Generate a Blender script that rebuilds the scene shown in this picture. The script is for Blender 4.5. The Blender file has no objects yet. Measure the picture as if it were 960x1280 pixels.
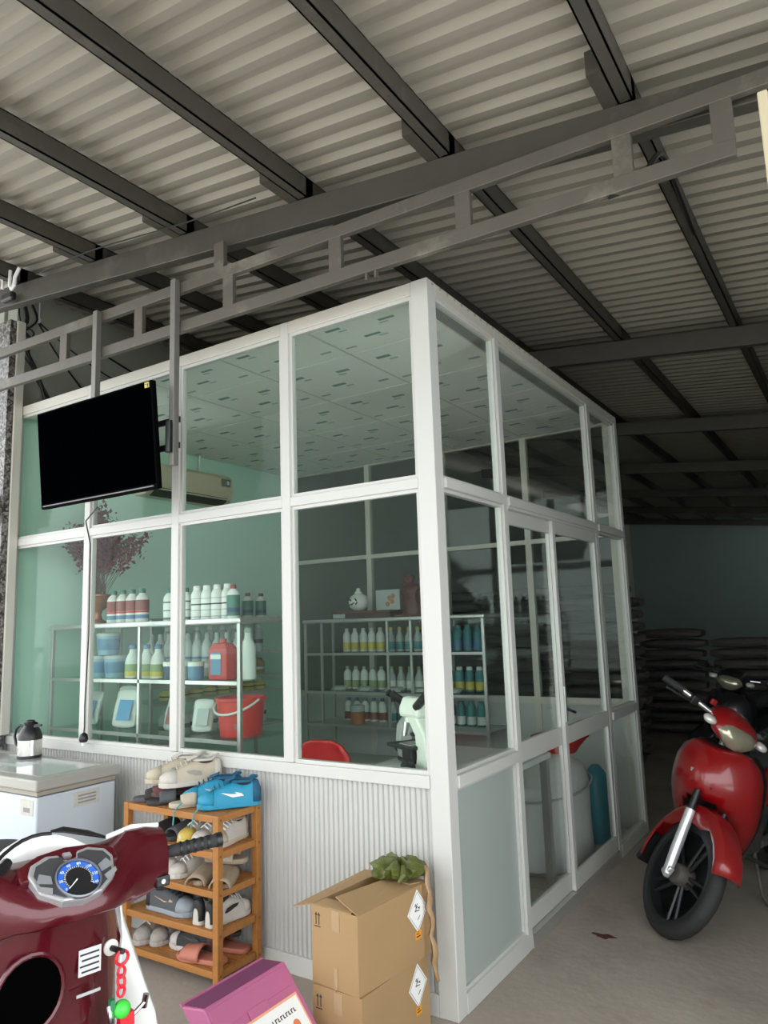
import bpy, bmesh, math, random
from mathutils import Vector, Matrix
random.seed(7)
S = bpy.context.scene
COL = S.collection
PI = math.pi
# ---------------------------------------------------------------- camera, sky, exposure
f_px, yaw, pitch, roll = 923.8, -.5728, .149, -.033
cd = bpy.data.cameras.new('camera'); cam = bpy.data.objects.new('camera', cd); COL.objects.link(cam)
fw = Vector((math.sin(yaw)*math.cos(pitch), math.cos(yaw)*math.cos(pitch), math.sin(pitch)))
r0 = Vector((math.cos(yaw), -math.sin(yaw), 0)); u0 = r0.cross(fw)
rr = r0*math.cos(roll)+u0*math.sin(roll); uu = u0*math.cos(roll)-r0*math.sin(roll)
mw = Matrix(((rr.x, uu.x, -fw.x, 1.4614), (rr.y, uu.y, -fw.y, -2.6698), (rr.z, uu.z, -fw.z, 1.5), (0, 0, 0, 1)))
cam.matrix_world = mw
cd.sensor_fit = 'AUTO'; cd.sensor_width = 36; cd.lens = f_px*36/1280; cd.clip_start = .05; cd.clip_end = 200
S.camera = cam
W = bpy.data.worlds.new('world'); S.world = W; W.use_nodes = True
bg = W.node_tree.nodes['Background']; bg.inputs[0].default_value = (.93, .97, 1, 1); bg.inputs[1].default_value = 2.0
S.view_settings.view_transform = 'Standard'; S.view_settings.look = 'None'
S.view_settings.exposure = .85; S.view_settings.gamma = 1; S.view_settings.use_curve_mapping = False
try:
    S.cycles.use_denoising = True; S.cycles.transparent_max_bounces = 32; S.cycles.max_bounces = 10; S.cycles.diffuse_bounces = 6
except Exception: pass

# ---------------------------------------------------------------- materials
MATS = {}
def mat(name, col, rough=.5, metal=0, var=0, vs=6, bump=0, bs=40, coat=0, spec=.5, stretch=None, dirt=None, ds=2.0, dt=.58):
    if name in MATS: return MATS[name]
    m = bpy.data.materials.new(name); m.use_nodes = True; nt = m.node_tree; N = nt.nodes; L = nt.links
    b = N['Principled BSDF']
    b.inputs['Base Color'].default_value = (*col, 1); b.inputs['Roughness'].default_value = rough
    b.inputs['Metallic'].default_value = metal; b.inputs['Coat Weight'].default_value = coat; b.inputs['Specular IOR Level'].default_value = spec
    tc = N.new('ShaderNodeTexCoord'); src = tc.outputs['Object']
    if stretch:
        mp = N.new('ShaderNodeMapping'); mp.inputs['Scale'].default_value = stretch; L.new(src, mp.inputs[0]); src = mp.outputs[0]
    out = None
    if var:
        n = N.new('ShaderNodeTexNoise'); n.inputs['Scale'].default_value = vs; n.inputs['Detail'].default_value = 5; L.new(src, n.inputs['Vector'])
        mx = N.new('ShaderNodeMix'); mx.data_type = 'RGBA'; L.new(n.outputs['Fac'], mx.inputs[0])
        mx.inputs[6].default_value = (*[max(0, c*(1-var)) for c in col], 1); mx.inputs[7].default_value = (*[min(1, c*(1+var)) for c in col], 1)
        out = mx.outputs[2]
    if dirt:
        n = N.new('ShaderNodeTexNoise'); n.inputs['Scale'].default_value = ds; n.inputs['Detail'].default_value = 8; n.inputs['Roughness'].default_value = .7; L.new(src, n.inputs['Vector'])
        rp = N.new('ShaderNodeValToRGB'); rp.color_ramp.elements[0].position = dt-.12; rp.color_ramp.elements[1].position = dt+.15; L.new(n.outputs['Fac'], rp.inputs[0])
        mx = N.new('ShaderNodeMix'); mx.data_type = 'RGBA'; L.new(rp.outputs[0], mx.inputs[0])
        if out: L.new(out, mx.inputs[6])
        else: mx.inputs[6].default_value = (*col, 1)
        mx.inputs[7].default_value = (*dirt, 1); out = mx.outputs[2]
    if out: L.new(out, b.inputs['Base Color'])
    if bump:
        n = N.new('ShaderNodeTexNoise'); n.inputs['Scale'].default_value = bs; n.inputs['Detail'].default_value = 4; L.new(src, n.inputs['Vector'])
        bp = N.new('ShaderNodeBump'); bp.inputs['Strength'].default_value = bump; bp.inputs['Distance'].default_value = .01
        L.new(n.outputs['Fac'], bp.inputs['Height']); L.new(bp.outputs[0], b.inputs['Normal'])
    MATS[name] = m; return m
def glass(name, tint, base=.035, gain=.6, haze=0.0, hazecol=(.8, .9, .86)):
    m = bpy.data.materials.new(name); m.use_nodes = True; nt = m.node_tree; N = nt.nodes; L = nt.links; N.clear()
    o = N.new('ShaderNodeOutputMaterial'); t = N.new('ShaderNodeBsdfTransparent'); t.inputs[0].default_value = (*tint, 1)
    g = N.new('ShaderNodeBsdfGlossy'); g.inputs['Roughness'].default_value = .03
    lw = N.new('ShaderNodeLayerWeight'); lw.inputs[0].default_value = .5
    p = N.new('ShaderNodeMath'); p.operation = 'POWER'; p.inputs[1].default_value = 4; L.new(lw.outputs['Facing'], p.inputs[0])
    ma = N.new('ShaderNodeMath'); ma.operation = 'MULTIPLY_ADD'; ma.inputs[1].default_value = gain; ma.inputs[2].default_value = base; L.new(p.outputs[0], ma.inputs[0])
    mx = N.new('ShaderNodeMixShader'); L.new(ma.outputs[0], mx.inputs[0]); L.new(t.outputs[0], mx.inputs[1]); L.new(g.outputs[0], mx.inputs[2])
    last = mx.outputs[0]
    if haze:   # dust and smears on the pane
        d = N.new('ShaderNodeBsdfDiffuse'); d.inputs[0].default_value = (*hazecol, 1)
        tc = N.new('ShaderNodeTexCoord'); n = N.new('ShaderNodeTexNoise'); n.inputs['Scale'].default_value = 2.2; n.inputs['Detail'].default_value = 6; L.new(tc.outputs['Object'], n.inputs['Vector'])
        k = N.new('ShaderNodeMath'); k.operation = 'MULTIPLY'; k.inputs[1].default_value = haze*2; L.new(n.outputs['Fac'], k.inputs[0])
        m2 = N.new('ShaderNodeMixShader'); L.new(k.outputs[0], m2.inputs[0]); L.new(last, m2.inputs[1]); L.new(d.outputs[0], m2.inputs[2]); last = m2.outputs[0]
    L.new(last, o.inputs[0]); MATS[name] = m; return m
white = mat('white_aluminium', (.565, .565, .53), .35, 0, .03, 3)
cream_al = mat('dusty_aluminium', (.58, .56, .49), .4, 0, .06, 5)
silver = mat('brushed_aluminium', (.62, .62, .60), .35, .8)
chrome = mat('chrome', (.8, .8, .8), .12, 1)
steel = mat('painted_grey_steel', (.115, .104, .085), .5, .2, .18, 7, .1, 30, dirt=(.30, .27, .22), ds=3, dt=.66)
rsteel = mat('dark_roof_steel', (.075, .068, .055), .5, .2, .18, 7, .1, 30, dirt=(.16, .14, .11), ds=3, dt=.68)
roofm = mat('zinc_roof_sheet', (.34, .312, .255), .5, .25, .07, 2.5)
concrete = mat('concrete_floor', (.37, .32, .27), .8, 0, .22, 1.6, .25, 25, dirt=(.23, .19, .155), ds=1.1, dt=.6)
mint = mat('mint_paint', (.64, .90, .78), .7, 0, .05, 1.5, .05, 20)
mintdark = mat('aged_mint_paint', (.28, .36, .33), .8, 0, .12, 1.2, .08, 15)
ribw = mat('white_wall_panel', (.50, .50, .475), .5, 0, .04, 4)
black = mat('black_plastic', (.012, .012, .013), .35)
rubber = mat('black_rubber', (.022, .022, .022), .75, 0, .2, 30, .2, 80)
dark = mat('dark_fabric', (.03, .03, .032), .85, 0, .25, 25)
cardb = mat('cardboard', (.37, .235, .11), .8, 0, .08, 5, .06, 60)
cardin = mat('cardboard_inside', (.40, .26, .135), .85, 0, .08, 5)
wood = mat('orange_stained_wood', (.37, .155, .035), .45, 0, .3, 6, .06, 30, stretch=(1, 6, 6))
paper = mat('white_paper', (.85, .85, .83), .7)
GL = glass('pane_glass', (.945, .995, .968), .004, .35, .0015)
GLS = glass('side_pane_glass', (.94, .96, .95), .018, .5, .003)
GLC = glass('cabinet_glass', (.96, .98, .97), .006, .3, .003)
GLR = glass('rear_pane_glass', (.93, .96, .945), .02, .4, .004)
FROST = mat('frosted_pane', (.36, .41, .385), .3, 0, .06, 2)

# ---------------------------------------------------------------- mesh helpers
class MB:
    def __init__(s): s.v = []; s.f = []; s.mi = []; s.cur = 0
    def add(s, vs, fs):
        o = len(s.v); s.v += [Vector(p) for p in vs]
        for f in fs: s.f.append([i+o for i in f]); s.mi.append(s.cur)
        return s
    def box(s, x0, x1, y0, y1, z0, z1):
        return s.add([(x, y, z) for z in (z0, z1) for y in (y0, y1) for x in (x0, x1)],
                     [(0, 2, 3, 1), (4, 5, 7, 6), (0, 1, 5, 4), (2, 6, 7, 3), (0, 4, 6, 2), (1, 3, 7, 5)])
    def cbox(s, c, d, M=None):
        o = len(s.v); s.box(-d[0]/2, d[0]/2, -d[1]/2, d[1]/2, -d[2]/2, d[2]/2)
        for i in range(o, len(s.v)): s.v[i] = (M @ s.v[i] if M else s.v[i]) + Vector(c)
        return s
    def loft(s, rings, caps=True, closed=True):
        n = len(rings[0]); fs = []
        for i in range(len(rings)-1):
            for j in range(n if closed else n-1):
                k = (j+1) % n; fs.append((i*n+j, i*n+k, (i+1)*n+k, (i+1)*n+j))
        if caps: fs.append(tuple(range(n))[::-1]); fs.append(tuple((len(rings)-1)*n+j for j in range(n)))
        return s.add([p for r in rings for p in r], fs)
    def tube(s, pts, r, seg=8, caps=True, flat=None):
        pts = [Vector(p) for p in pts]; n = len(pts); rings = []; prev = None
        for i, p in enumerate(pts):
            t = (pts[min(i+1, n-1)]-pts[max(i-1, 0)]).normalized()
            a = prev if prev is not None else (Vector((0, 0, 1)) if abs(t.z) < .9 else Vector((1, 0, 0)))
            u = (a - t*a.dot(t)).normalized(); w = t.cross(u); prev = u
            R = r[i] if isinstance(r, (list, tuple)) else r
            rings.append([p + u*math.cos(q)*R*(flat or 1) + w*math.sin(q)*R for q in [2*PI*k/seg for k in range(seg)]])
        return s.loft(rings, caps)
    def lathe(s, prof, seg=16, c=(0, 0, 0), M=None, caps=True):
        rings = [[(R*math.cos(2*PI*k/seg), R*math.sin(2*PI*k/seg), z) for k in range(seg)] for R, z in prof]
        o = len(s.v); s.loft(rings, caps)
        for i in range(o, len(s.v)): s.v[i] = (M @ s.v[i] if M else s.v[i]) + Vector(c)
        return s
    def prism(s, poly, d0, d1, M=None, c=(0, 0, 0)):   # poly in xy, depth in z
        n = len(poly); o = len(s.v)
        s.add([(x, y, d0) for x, y in poly]+[(x, y, d1) for x, y in poly],
              [tuple(range(n))[::-1], tuple(range(n, 2*n))]+[(i, (i+1) % n, n+(i+1) % n, n+i) for i in range(n)])
        for i in range(o, len(s.v)): s.v[i] = (M @ s.v[i] if M else s.v[i]) + Vector(c)
        return s
    def ell(s, c, r, seg=12, rings=8, M=None):
        o = len(s.v)
        rg = [[(r[0]*math.sin(PI*i/rings)*math.cos(2*PI*k/seg), r[1]*math.sin(PI*i/rings)*math.sin(2*PI*k/seg), r[2]*math.cos(PI*i/rings)) for k in range(seg)] for i in range(1, rings)]
        s.loft(rg[::-1])
        for i in range(o, len(s.v)): s.v[i] = (M @ s.v[i] if M else s.v[i]) + Vector(c)
        return s
    def xf(s, M, start=0):
        for i in range(start, len(s.v)): s.v[i] = M @ s.v[i]
        return s
    def build(s, name, m, parent=None, smooth=False, bev=0, sub=0, solid=0):
        me = bpy.data.meshes.new(name); me.from_pydata([tuple(v) for v in s.v], [], s.f)
        ms = m if isinstance(m, (list, tuple)) else [m]
        for q in ms: me.materials.append(q)
        if len(ms) > 1: me.polygons.foreach_set('material_index', s.mi)
        bm = bmesh.new(); bm.from_mesh(me); bmesh.ops.recalc_face_normals(bm, faces=bm.faces); bm.to_mesh(me); bm.free()
        if smooth:
            me.shade_smooth()
            if not sub: me.set_sharp_from_angle(angle=.75)
        o = bpy.data.objects.new(name, me); COL.objects.link(o); o.parent = parent
        if solid:
            q = o.modifiers.new('solid', 'SOLIDIFY'); q.thickness = solid; q.offset = 0
        if bev:
            q = o.modifiers.new('bevel', 'BEVEL'); q.width = bev; q.segments = 2; q.limit_method = 'ANGLE'
        if sub:
            q = o.modifiers.new('sub', 'SUBSURF'); q.levels = sub; q.render_levels = sub
        return o
def tag(o, label, cat, group=None):
    o['label'] = label; o['category'] = cat
    if group: o['group'] = group
    return o
def thing(name, label, cat, loc=(0, 0, 0), rz=0, group=None):
    o = bpy.data.objects.new(name, None); COL.objects.link(o); o.empty_display_size = .05
    o.location = loc; o.rotation_euler = (0, 0, rz); return tag(o, label, cat, group)
def struct(name, loc=(0, 0, 0)):
    o = bpy.data.objects.new(name, None); COL.objects.link(o); o.location = loc; o['kind'] = 'structure'; return o
def st(o): o['kind'] = 'structure'; return o
def dup(root, loc=None, rz=None, label=None):
    def cp(o, par):
        c = o.copy(); COL.objects.link(c); c.parent = par
        for ch in [q for q in ALLKIDS.get(o.name, [])]: cp(ch, c)
        return c
    def fill(o):
        ALLKIDS[o.name] = list(o.children)
        for ch in o.children: fill(ch)
    ALLKIDS = {}; fill(root)
    r = cp(root, None)
    if loc is not None: r.location = loc
    if rz is not None: r.rotation_euler[2] = rz
    if label: r['label'] = label
    return r
def child_copy(o, loc, parent=None):
    c = o.copy(); COL.objects.link(c); c.parent = parent or o.parent; c.location = loc; return c
def text_mesh(txt, size, depth=.0008):
    cu = bpy.data.curves.new('t', 'FONT'); cu.body = txt; cu.size = size; cu.extrude = depth; cu.align_x = 'CENTER'; cu.align_y = 'CENTER'; cu.resolution_u = 2
    o = bpy.data.objects.new('t', cu); COL.objects.link(o)
    me = bpy.data.meshes.new_from_object(o.evaluated_get(bpy.context.evaluated_depsgraph_get()))
    bpy.data.objects.remove(o); bpy.data.curves.remove(cu); return me
def RX(a): return Matrix.Rotation(a, 4, 'X')
def RY(a): return Matrix.Rotation(a, 4, 'Y')
def RZ(a): return Matrix.Rotation(a, 4, 'Z')
def TR(x, y, z): return Matrix.Translation((x, y, z))

# ---------------------------------------------------------------- building shell
XW, YB, XR = -3.2, 15.5, 2.1
def zr(x): return 3.18 - .11*(x-.69)       # underside of the roof beams
fl = st(MB().box(-4.8, XR+.1, -3.6, YB+.1, -.12, 0).build('floor', concrete))
st(MB().box(-30, 30, -40, -3.6, -.12, 0).build('floor_forecourt', mat('pale_forecourt', (.48, .46, .42), .8, 0, .1, 1.5)))
st(MB().box(XW-.12, XW, 0.02, YB, 0, 4.0).build('wall_left', mat('grey_green_plaster', (.40, .42, .35), .8, 0, .12, 1.2, .08, 15)))
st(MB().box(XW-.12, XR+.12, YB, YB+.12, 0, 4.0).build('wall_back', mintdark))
wr = struct('wall_right')
for q in ((-.1, 12.9, 0, 3.08), (12.9, 14.9, 0, 2.3), (14.9, YB, 0, 3.08)): MB().box(XR, XR+.12, *q).build('wall_section', mintdark, wr)  # low middle section leaves an unseen opening, added to light the back wall
# roof : corrugated sheets, purlins and beams
roof = struct('ceiling')
P = .108; Y0 = -3.7
def sheet_mesh(nrib):
    b = MB(); prof = []
    for i in range(nrib):
        y = i*P; prof += [(y, 0), (y+.034, 0), (y+.052, .026), (y+.088, .026), (y+.1079, 0)]
    X0, X1 = XW-1.4, XR+.6
    rows = [[(x, y, z + (zr(x)+.235)) for y, z in prof] for x in (X0, X1)]
    return b.loft(rows, caps=False, closed=False)
sm = sheet_mesh(11).build('roof_sheet', roofm, roof, solid=.0015)
nsh = int((YB+.2-Y0)/(10*P))+1
sm.location = (0, Y0, 0)
for i in range(1, nsh): child_copy(sm, (0, Y0+i*10*P, .0015*(i % 2)))
def inclined(b, x0, x1, y0, y1, off, h):
    b.add([(x, y, zr(x)+off+dz) for dz in (0, h) for y in (y0, y1) for x in (x0, x1)],
          [(0, 2, 3, 1), (4, 5, 7, 6), (0, 1, 5, 4), (2, 6, 7, 3), (0, 4, 6, 2), (1, 3, 7, 5)]); return b
YBEAM = [-.2+2.5*i for i in range(7)]
for y in YBEAM:
    inclined(MB(), XW, XR+.3, y, y+.06, 0, .13).build('beam', rsteel, roof, bev=.004)
for k, x in enumerate([-2.86, -2.1, -1.34, -.55, .19, .91, 1.64, 2.38]):
    for j, ya in enumerate([Y0]+YBEAM[:-1]+[YBEAM[-1]]):
        yb = ([*YBEAM, YB])[j]
        b = MB(); z0 = zr(x)+.131; lap = .16 if j == 0 else 0
        # C section: web, bottom flange, top flange, lip
        b.box(x+.044, x+.05, ya, yb+.05, z0, z0+.1); b.box(x, x+.05, ya, yb+.05, z0, z0+.006); b.box(x, x+.05, ya, yb+.05, z0+.094, z0+.1); b.box(x, x+.006, ya, yb+.05, z0, z0+.02)
        b.build('purlin', rsteel, roof)
        if j == 0 and x > -2.5:
            MB().box(x-.052, x-.002, yb-.2, yb+.05, z0, z0+.09).build('purlin_splice', rsteel, roof)

# ---------------------------------------------------------------- glass booth
H, MR, SR = 2.985, 2.106, .889
XP = [-3.15, -2.344, -1.587, -.816, 0]; YP = [0, .717, 2.199, 2.887]
bf = struct('wall_booth_front')
D = .05
def fx(b, x0, x1, z0, z1, y0=0, y1=D): return b.box(x0, x1, y0, y1, z0, z1)
fx(MB(), -3.2, -3.115, 0, H).build('post', white, bf, bev=.003)
for x in XP[1:4]: fx(MB(), x-.025, x+.025, SR+.001, H).build('post', white, bf, bev=.003)
fx(MB(), -.085, 0, 0, H+.002, 0, .075).build('corner_post', white, bf, bev=.004)
seg = [(-3.115, XP[1]-.025), (XP[1]+.025, XP[2]-.025), (XP[2]+.025, XP[3]-.025), (XP[3]+.025, -.085)]
panes = []
for a, c in seg:
    for z0, z1, nm in ((H-.06, H, 'top_rail'), (MR-.045, MR, 'middle_rail')):
        fx(MB(), a, c, z0, z1, .001, D).build(nm, white if nm != 'top_rail' else cream_al, bf, bev=.003)
    for z0, z1 in ((SR, MR-.045), (MR, H-.06)):
        g = MB(); t = .016
        for q in ((a, a+t, z0, z1), (c-t, c, z0, z1), (a+t, c-t, z0, z0+t), (a+t, c-t, z1-t, z1)): fx(g, *q, .012, .04)
        g.build('glazing_bead', white, bf)
        fx(MB(), a+t-.004, c-t+.004, z0+t-.004, z1-t+.004, .024, .028).build('pane', GL, bf)
a, c = -3.115, -.085
fx(MB(), a, c, SR-.05, SR, -.006, D).build('sill_rail', white, bf, bev=.003); fx(MB(), a, c, 0, .08, .001, D).build('bottom_rail', white, bf, bev=.003)
for s0, s1 in ((a, -2.09), (-2.09, -1.08), (-1.08, c)):
    b = MB(); n = int((s1-s0)/.026); w = (s1-s0)/n
    for i in range(n):   # reeded cladding under the sill
        x = s0+i*w; b.add([(x, .022, .08), (x+w*.22, .014, .08), (x+w*.78, .014, .08), (x+w, .022, .08), (x, .022, SR-.05), (x+w*.22, .014, SR-.05), (x+w*.78, .014, SR-.05), (x+w, .022, SR-.05)], [(0, 1, 5, 4), (1, 2, 6, 5), (2, 3, 7, 6)])
    b.box(s0, s1, .023, .04, .08, SR-.05)
    b.build('reeded_panel', ribw, bf)
bs_ = struct('wall_booth_side')
def sy(b, y0, y1, z0, z1, x0=-D, x1=0): return b.box(x0, x1, y0, y1, z0, z1)
for y, w in ((YP[1], .05), (YP[2], .06), (YP[3]-.03, .06)): sy(MB(), y-w/2, y+w/2, 0, H).build('post', white, bs_, bev=.003)
ss = [(.075, YP[1]-.025), (YP[1]+.025, YP[2]-.03), (YP[2]+.03, YP[3]-.06)]
for i, (a, c) in enumerate(ss):
    sy(MB(), a, c, H-.06, H-.001).build('top_rail', cream_al, bs_, bev=.003)
    sy(MB(), a, c, MR-.045, MR, -D, .012).build('middle_rail', white, bs_, bev=.003)
    zz = [(MR, H-.06)]
    if i != 1:
        sy(MB(), a, c, SR-.055, SR-.005, -D, .01).build('sill_rail', white, bs_, bev=.003)
        sy(MB(), a, c, 0, .075, -D, .002).build('bottom_rail', white, bs_, bev=.003)
        zz += [(SR-.005, MR-.045), (.075, SR-.055)]
    for k, (z0, z1) in enumerate(zz):
        g = MB(); t = .014
        for q in ((a, a+t, z0, z1), (c-t, c, z0, z1), (a+t, c-t, z0, z0+t), (a+t, c-t, z1-t, z1)): sy(g, *q, -.042, -.012)
        g.build('glazing_bead', white, bs_)
        sy(MB(), a+t-.004, c-t+.004, z0+t-.004, z1-t+.004, -.028, -.024).build('pane', FROST if k == 2 and i == 0 else GLS, bs_)
# zinc-coloured row of rivets along the top
rv = MB()
for i in range(40): rv.cbox((.0005, .05+i*.07, H-.012), (.003, .012, .012))
rv.build('rivet_strip', mat('pinkish_grime', (.45, .37, .33), .8), bs_)
# sliding double door
dr = struct('door_1')
for (y0, y1, xo) in ((.745, 1.40, -.048), (1.36, 2.167, -.024)):
    lf = MB(); x0, x1 = xo, xo+.022
    sy(lf, y0, y0+.04, .06, MR-.05, x0, x1); sy(lf, y1-.04, y1, .06, MR-.05, x0, x1)
    sy(lf, y0+.04, y1-.04, .06, .15, x0, x1); sy(lf, y0+.04, y1-.04, .81, .905, x0, x1); sy(lf, y0+.04, y1-.04, 1.975, MR-.05, x0, x1)
    L_ = lf.build('door_leaf', white, dr, bev=.002)
    for z0, z1 in ((.15, .81), (.905, 1.975)):
        sy(MB(), y0+.036, y1-.036, z0-.004, z1+.004, x0+.009, x0+.013).build('pane', GLS, L_)
    if xo > -.03:
        MB().box(xo+.022, xo+.03, y0+.008, y0+.03, .93, 1.12).build('lock_plate', silver, L_)
        MB().tube([(xo+.03, y0+.02, 1.0), (xo+.05, y0+.03, .99), (xo+.055, y0+.08, .975)], .008).build('handle', black, L_)
sy(MB(), .742, 2.169, 0.0, .058, -.05, .004).build('threshold', silver, dr)
sy(MB(), .742, 2.169, MR-.06, MR-.046, -.05, .004).build('head_track', white, dr)
bb = struct('wall_booth_rear')
YR = 2.85
for x in (-3.17, -2.28, -1.5, -.75, -.075): MB().box(x-.025, x+.025, YR, YR+.045, 0, H).build('post', cream_al, bb)
xs = [-3.145, -2.305, -2.255, -1.525, -1.475, -.775, -.725, -.1]
for i in range(0, 8, 2):
    a, c = xs[i], xs[i+1]
    for z0, z1, nm in ((H-.05, H, 'top_rail'), (2.08, 2.115, 'middle_rail'), (.85, .9, 'sill_rail')):
        MB().box(a, c, YR, YR+.045, z0, z1).build(nm, cream_al, bb)
    MB().box(a, c, YR+.015, YR+.035, 0, .85).build('lower_panel', ribw, bb)
    for z0, z1 in ((.9, 2.08), (2.115, H-.05)): MB().box(a, c, YR+.02, YR+.024, z0, z1).build('pane', GLR, bb)
MB().box(XW, XW+.012, .05, YR, 0, H).build('mint_lining', mint, bb)
# false ceiling of square tiles with a printed dash pattern
def tile_mat():
    m = bpy.data.materials.new('printed_ceiling_tile'); m.use_nodes = True; nt = m.node_tree; N = nt.nodes; L = nt.links; b = N['Principled BSDF']; b.inputs['Roughness'].default_value = .6
    tc = N.new('ShaderNodeTexCoord'); sx = N.new('ShaderNodeSeparateXYZ'); L.new(tc.outputs['Generated'], sx.inputs[0])
    def mth(op, a, v):
        n = N.new('ShaderNodeMath'); n.operation = op
        for i, q in enumerate((a, v)):
            if isinstance(q, (int, float)): n.inputs[i].default_value = q
            else: L.new(q, n.inputs[i])
        return n.outputs[0]
    tot = None
    for cx, cy, w, h, k in ((.2, .22, .075, .028, 1), (.26, .31, .045, .018, .6), (.7, .3, .075, .028, .9), (.64, .38, .045, .018, .55), (.42, .62, .08, .028, 1), (.5, .7, .045, .018, .6), (.86, .78, .06, .024, .8), (.1, .82, .06, .022, .7)):
        a = mth('LESS_THAN', mth('ABSOLUTE', mth('SUBTRACT', sx.outputs[0], cx), 0), w); c = mth('LESS_THAN', mth('ABSOLUTE', mth('SUBTRACT', sx.outputs[1], cy), 0), h)
        q = mth('MULTIPLY', mth('MULTIPLY', a, c), k); tot = q if tot is None else mth('MAXIMUM', tot, q)
    # faint woven squares
    w = mth('LESS_THAN', mth('FRACT', mth('MULTIPLY', sx.outputs[0], 8), 0), .06); w2 = mth('LESS_THAN', mth('FRACT', mth('MULTIPLY', sx.outputs[1], 8), 0), .06)
    tot = mth('MAXIMUM', tot, mth('MULTIPLY', mth('MAXIMUM', w, w2), .08))
    mx = N.new('ShaderNodeMix'); mx.data_type = 'RGBA'; L.new(tot, mx.inputs[0]); mx.inputs[6].default_value = (.84, .84, .79, 1); mx.inputs[7].default_value = (.20, .30, .28, 1)
    L.new(mx.outputs[2], b.inputs['Base Color']); return m
bc = struct('ceiling_booth')
MB().box(-3.19, -.05, .05, YR, 2.955, 2.965).build('ceiling_board', mat('grey_board', (.3, .3, .29), .8), bc)
TM = tile_mat(); tl = None
for i in range(5):
    for j in range(5):
        x0 = -3.16+i*.605; y0 = -.13+j*.605
        xa, xb, ya, yb = x0, min(x0+.59, -.06), max(y0, .055), min(y0+.59, YR-.005)
        if xb-xa > .58 and yb-ya > .58 and tl is not None:
            child_copy(tl, (x0, y0, 2.944)); continue
        o = MB().box(0, xb-xa, 0, yb-ya, 0, .01).build('ceiling_tile', TM, bc); o.location = (xa, ya, 2.944)
        if xb-xa > .58 and yb-ya > .58: tl = o
for i in range(1, 5):
    MB().box(-3.16+i*.605-.0145, -3.16+i*.605-.0005, .055, YR, 2.946, 2.954).build('ceiling_runner', cream_al, bc)
fb = struct('floor_booth')
ftm = mat('booth_floor_tile', (.50, .46, .38), .35, 0, .1, 3)
MB().box(-3.19, -.051, .051, YR, 0.0005, .004).build('mortar_bed', mat('grout', (.25, .23, .2), .8), fb)
for i in range(6):
    for j in range(6):
        x0, y0 = -3.17+i*.52, .055+j*.466
        MB().box(x0, x0+.515, y0, y0+.461, .004, .008).build('floor_tile', ftm, fb)
st(MB().box(-4.7, -3.33, .0, .36, 0, 3.85).build('wall_pier_core', mat('grey_green_plaster', (.40, .42, .35))))
# granite-faced pier, white edge trim, cornice wall over the pier
def granite():
    m = mat('speckled_granite', (.2, .19, .18), .35); nt = m.node_tree; N = nt.nodes; L = nt.links
    v = N.new('ShaderNodeTexVoronoi'); v.inputs['Scale'].default_value = 75; tc = N.new('ShaderNodeTexCoord'); L.new(tc.outputs['Object'], v.inputs['Vector'])
    r = N.new('ShaderNodeValToRGB'); r.color_ramp.interpolation = 'CONSTANT'; e = r.color_ramp.elements
    e[0].color = (.03, .027, .027, 1); e[1].position = .35; e[1].color = (.13, .115, .105, 1); q = e.new(.7); q.color = (.25, .235, .22, 1)
    s = N.new('ShaderNodeSeparateColor'); L.new(v.outputs['Color'], s.inputs[0]); L.new(s.outputs[0], r.inputs[0]); L.new(r.outputs[0], N['Principled BSDF'].inputs['Base Color']); return m
st(MB().box(-4.7, -3.072, -.1, -.026, 0, 3.56).build('wall_pier', granite()))
st(MB().box(-3.068, -3.05, -.06, -.004, .9, 3.56).build('trim_1', cream_al, bev=.003))
# ---------------------------------------------------------------- steel truss in front of the booth and the TV on it
tr = thing('roof_truss', 'grey painted steel ladder truss with short struts above the glass booth', 'truss', (0, -.25, 0))
XST = (-2.257, -1.603, -.951, -.312, .306, .918, 1.234)
def zl(x): return 2.948 - .019*x          # underside of lower chord
def zu(x): return 3.152 - .022*x - .004*max(0, x)*0
def chord(z, x0, x1, h=.058):
    b = MB(); b.add([(x, y, z(x)+dz) for dz in (0, h) for y in (0, .03) for x in (x0, x1)], [(0, 2, 3, 1), (4, 5, 7, 6), (0, 1, 5, 4), (2, 6, 7, 3), (0, 4, 6, 2), (1, 3, 7, 5)]); return b
chord(zl, -3.26, 1.265).build('lower_chord', steel, tr, bev=.003)
chord(zu, -3.26, 2.6).build('upper_chord', steel, tr, bev=.003)
for x in XST:
    MB().box(x-.033, x+.033, .002, .028, zl(x)+.056, zu(x)+.002).build('strut', steel, tr, bev=.003)
for x in (-1.012,): MB().box(x-.033, x+.033, .002, .03, zu(x)+.057, zr(x)+.002).build('hanger', steel, tr, bev=.003)
MB().box(-.155, -.145, .0, .02, zl(0)-.03, zl(0)).build('hook', steel, tr); MB().box(-.11, -.1, .0, .02, zl(0)-.03, zl(0)).build('hook', steel, tr)
tv = thing('television', 'black flat screen television tilted down on two hanging grey posts', 'television', (-1.812, -.3, 2.18))
Mt = RX(.088)
bz = MB().cbox((0, -.012, .264), (.95, .03, .533)).xf(Mt); bz.build('bezel', mat('matt_black', (.002, .002, .0022), .7, spec=.02), tv, bev=.005)
scr = mat('dark_screen', (.0004, .0005, .0008), .8, spec=0)
MB().cbox((0, -.0285, .272), (.926, .004, .496)).xf(Mt).build('screen', scr, tv)
MB().cbox((0, -.03, .012), (.9, .006, .006)).xf(Mt).build('silver_lip', mat('dark_grey_trim', (.12, .12, .12), .35), tv)
MB().cbox((.445, -.0312, .508), (.032, .002, .026)).xf(Mt).build('yellow_sticker', mat('yellow_sticker', (.62, .50, .06), .6), tv)
MB().cbox((.452, -.0326, .506), (.008, .001, .017)).cbox((.439, -.0326, .512), (.009, .001, .004)).xf(Mt).build('sticker_mark', black, tv)
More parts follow.
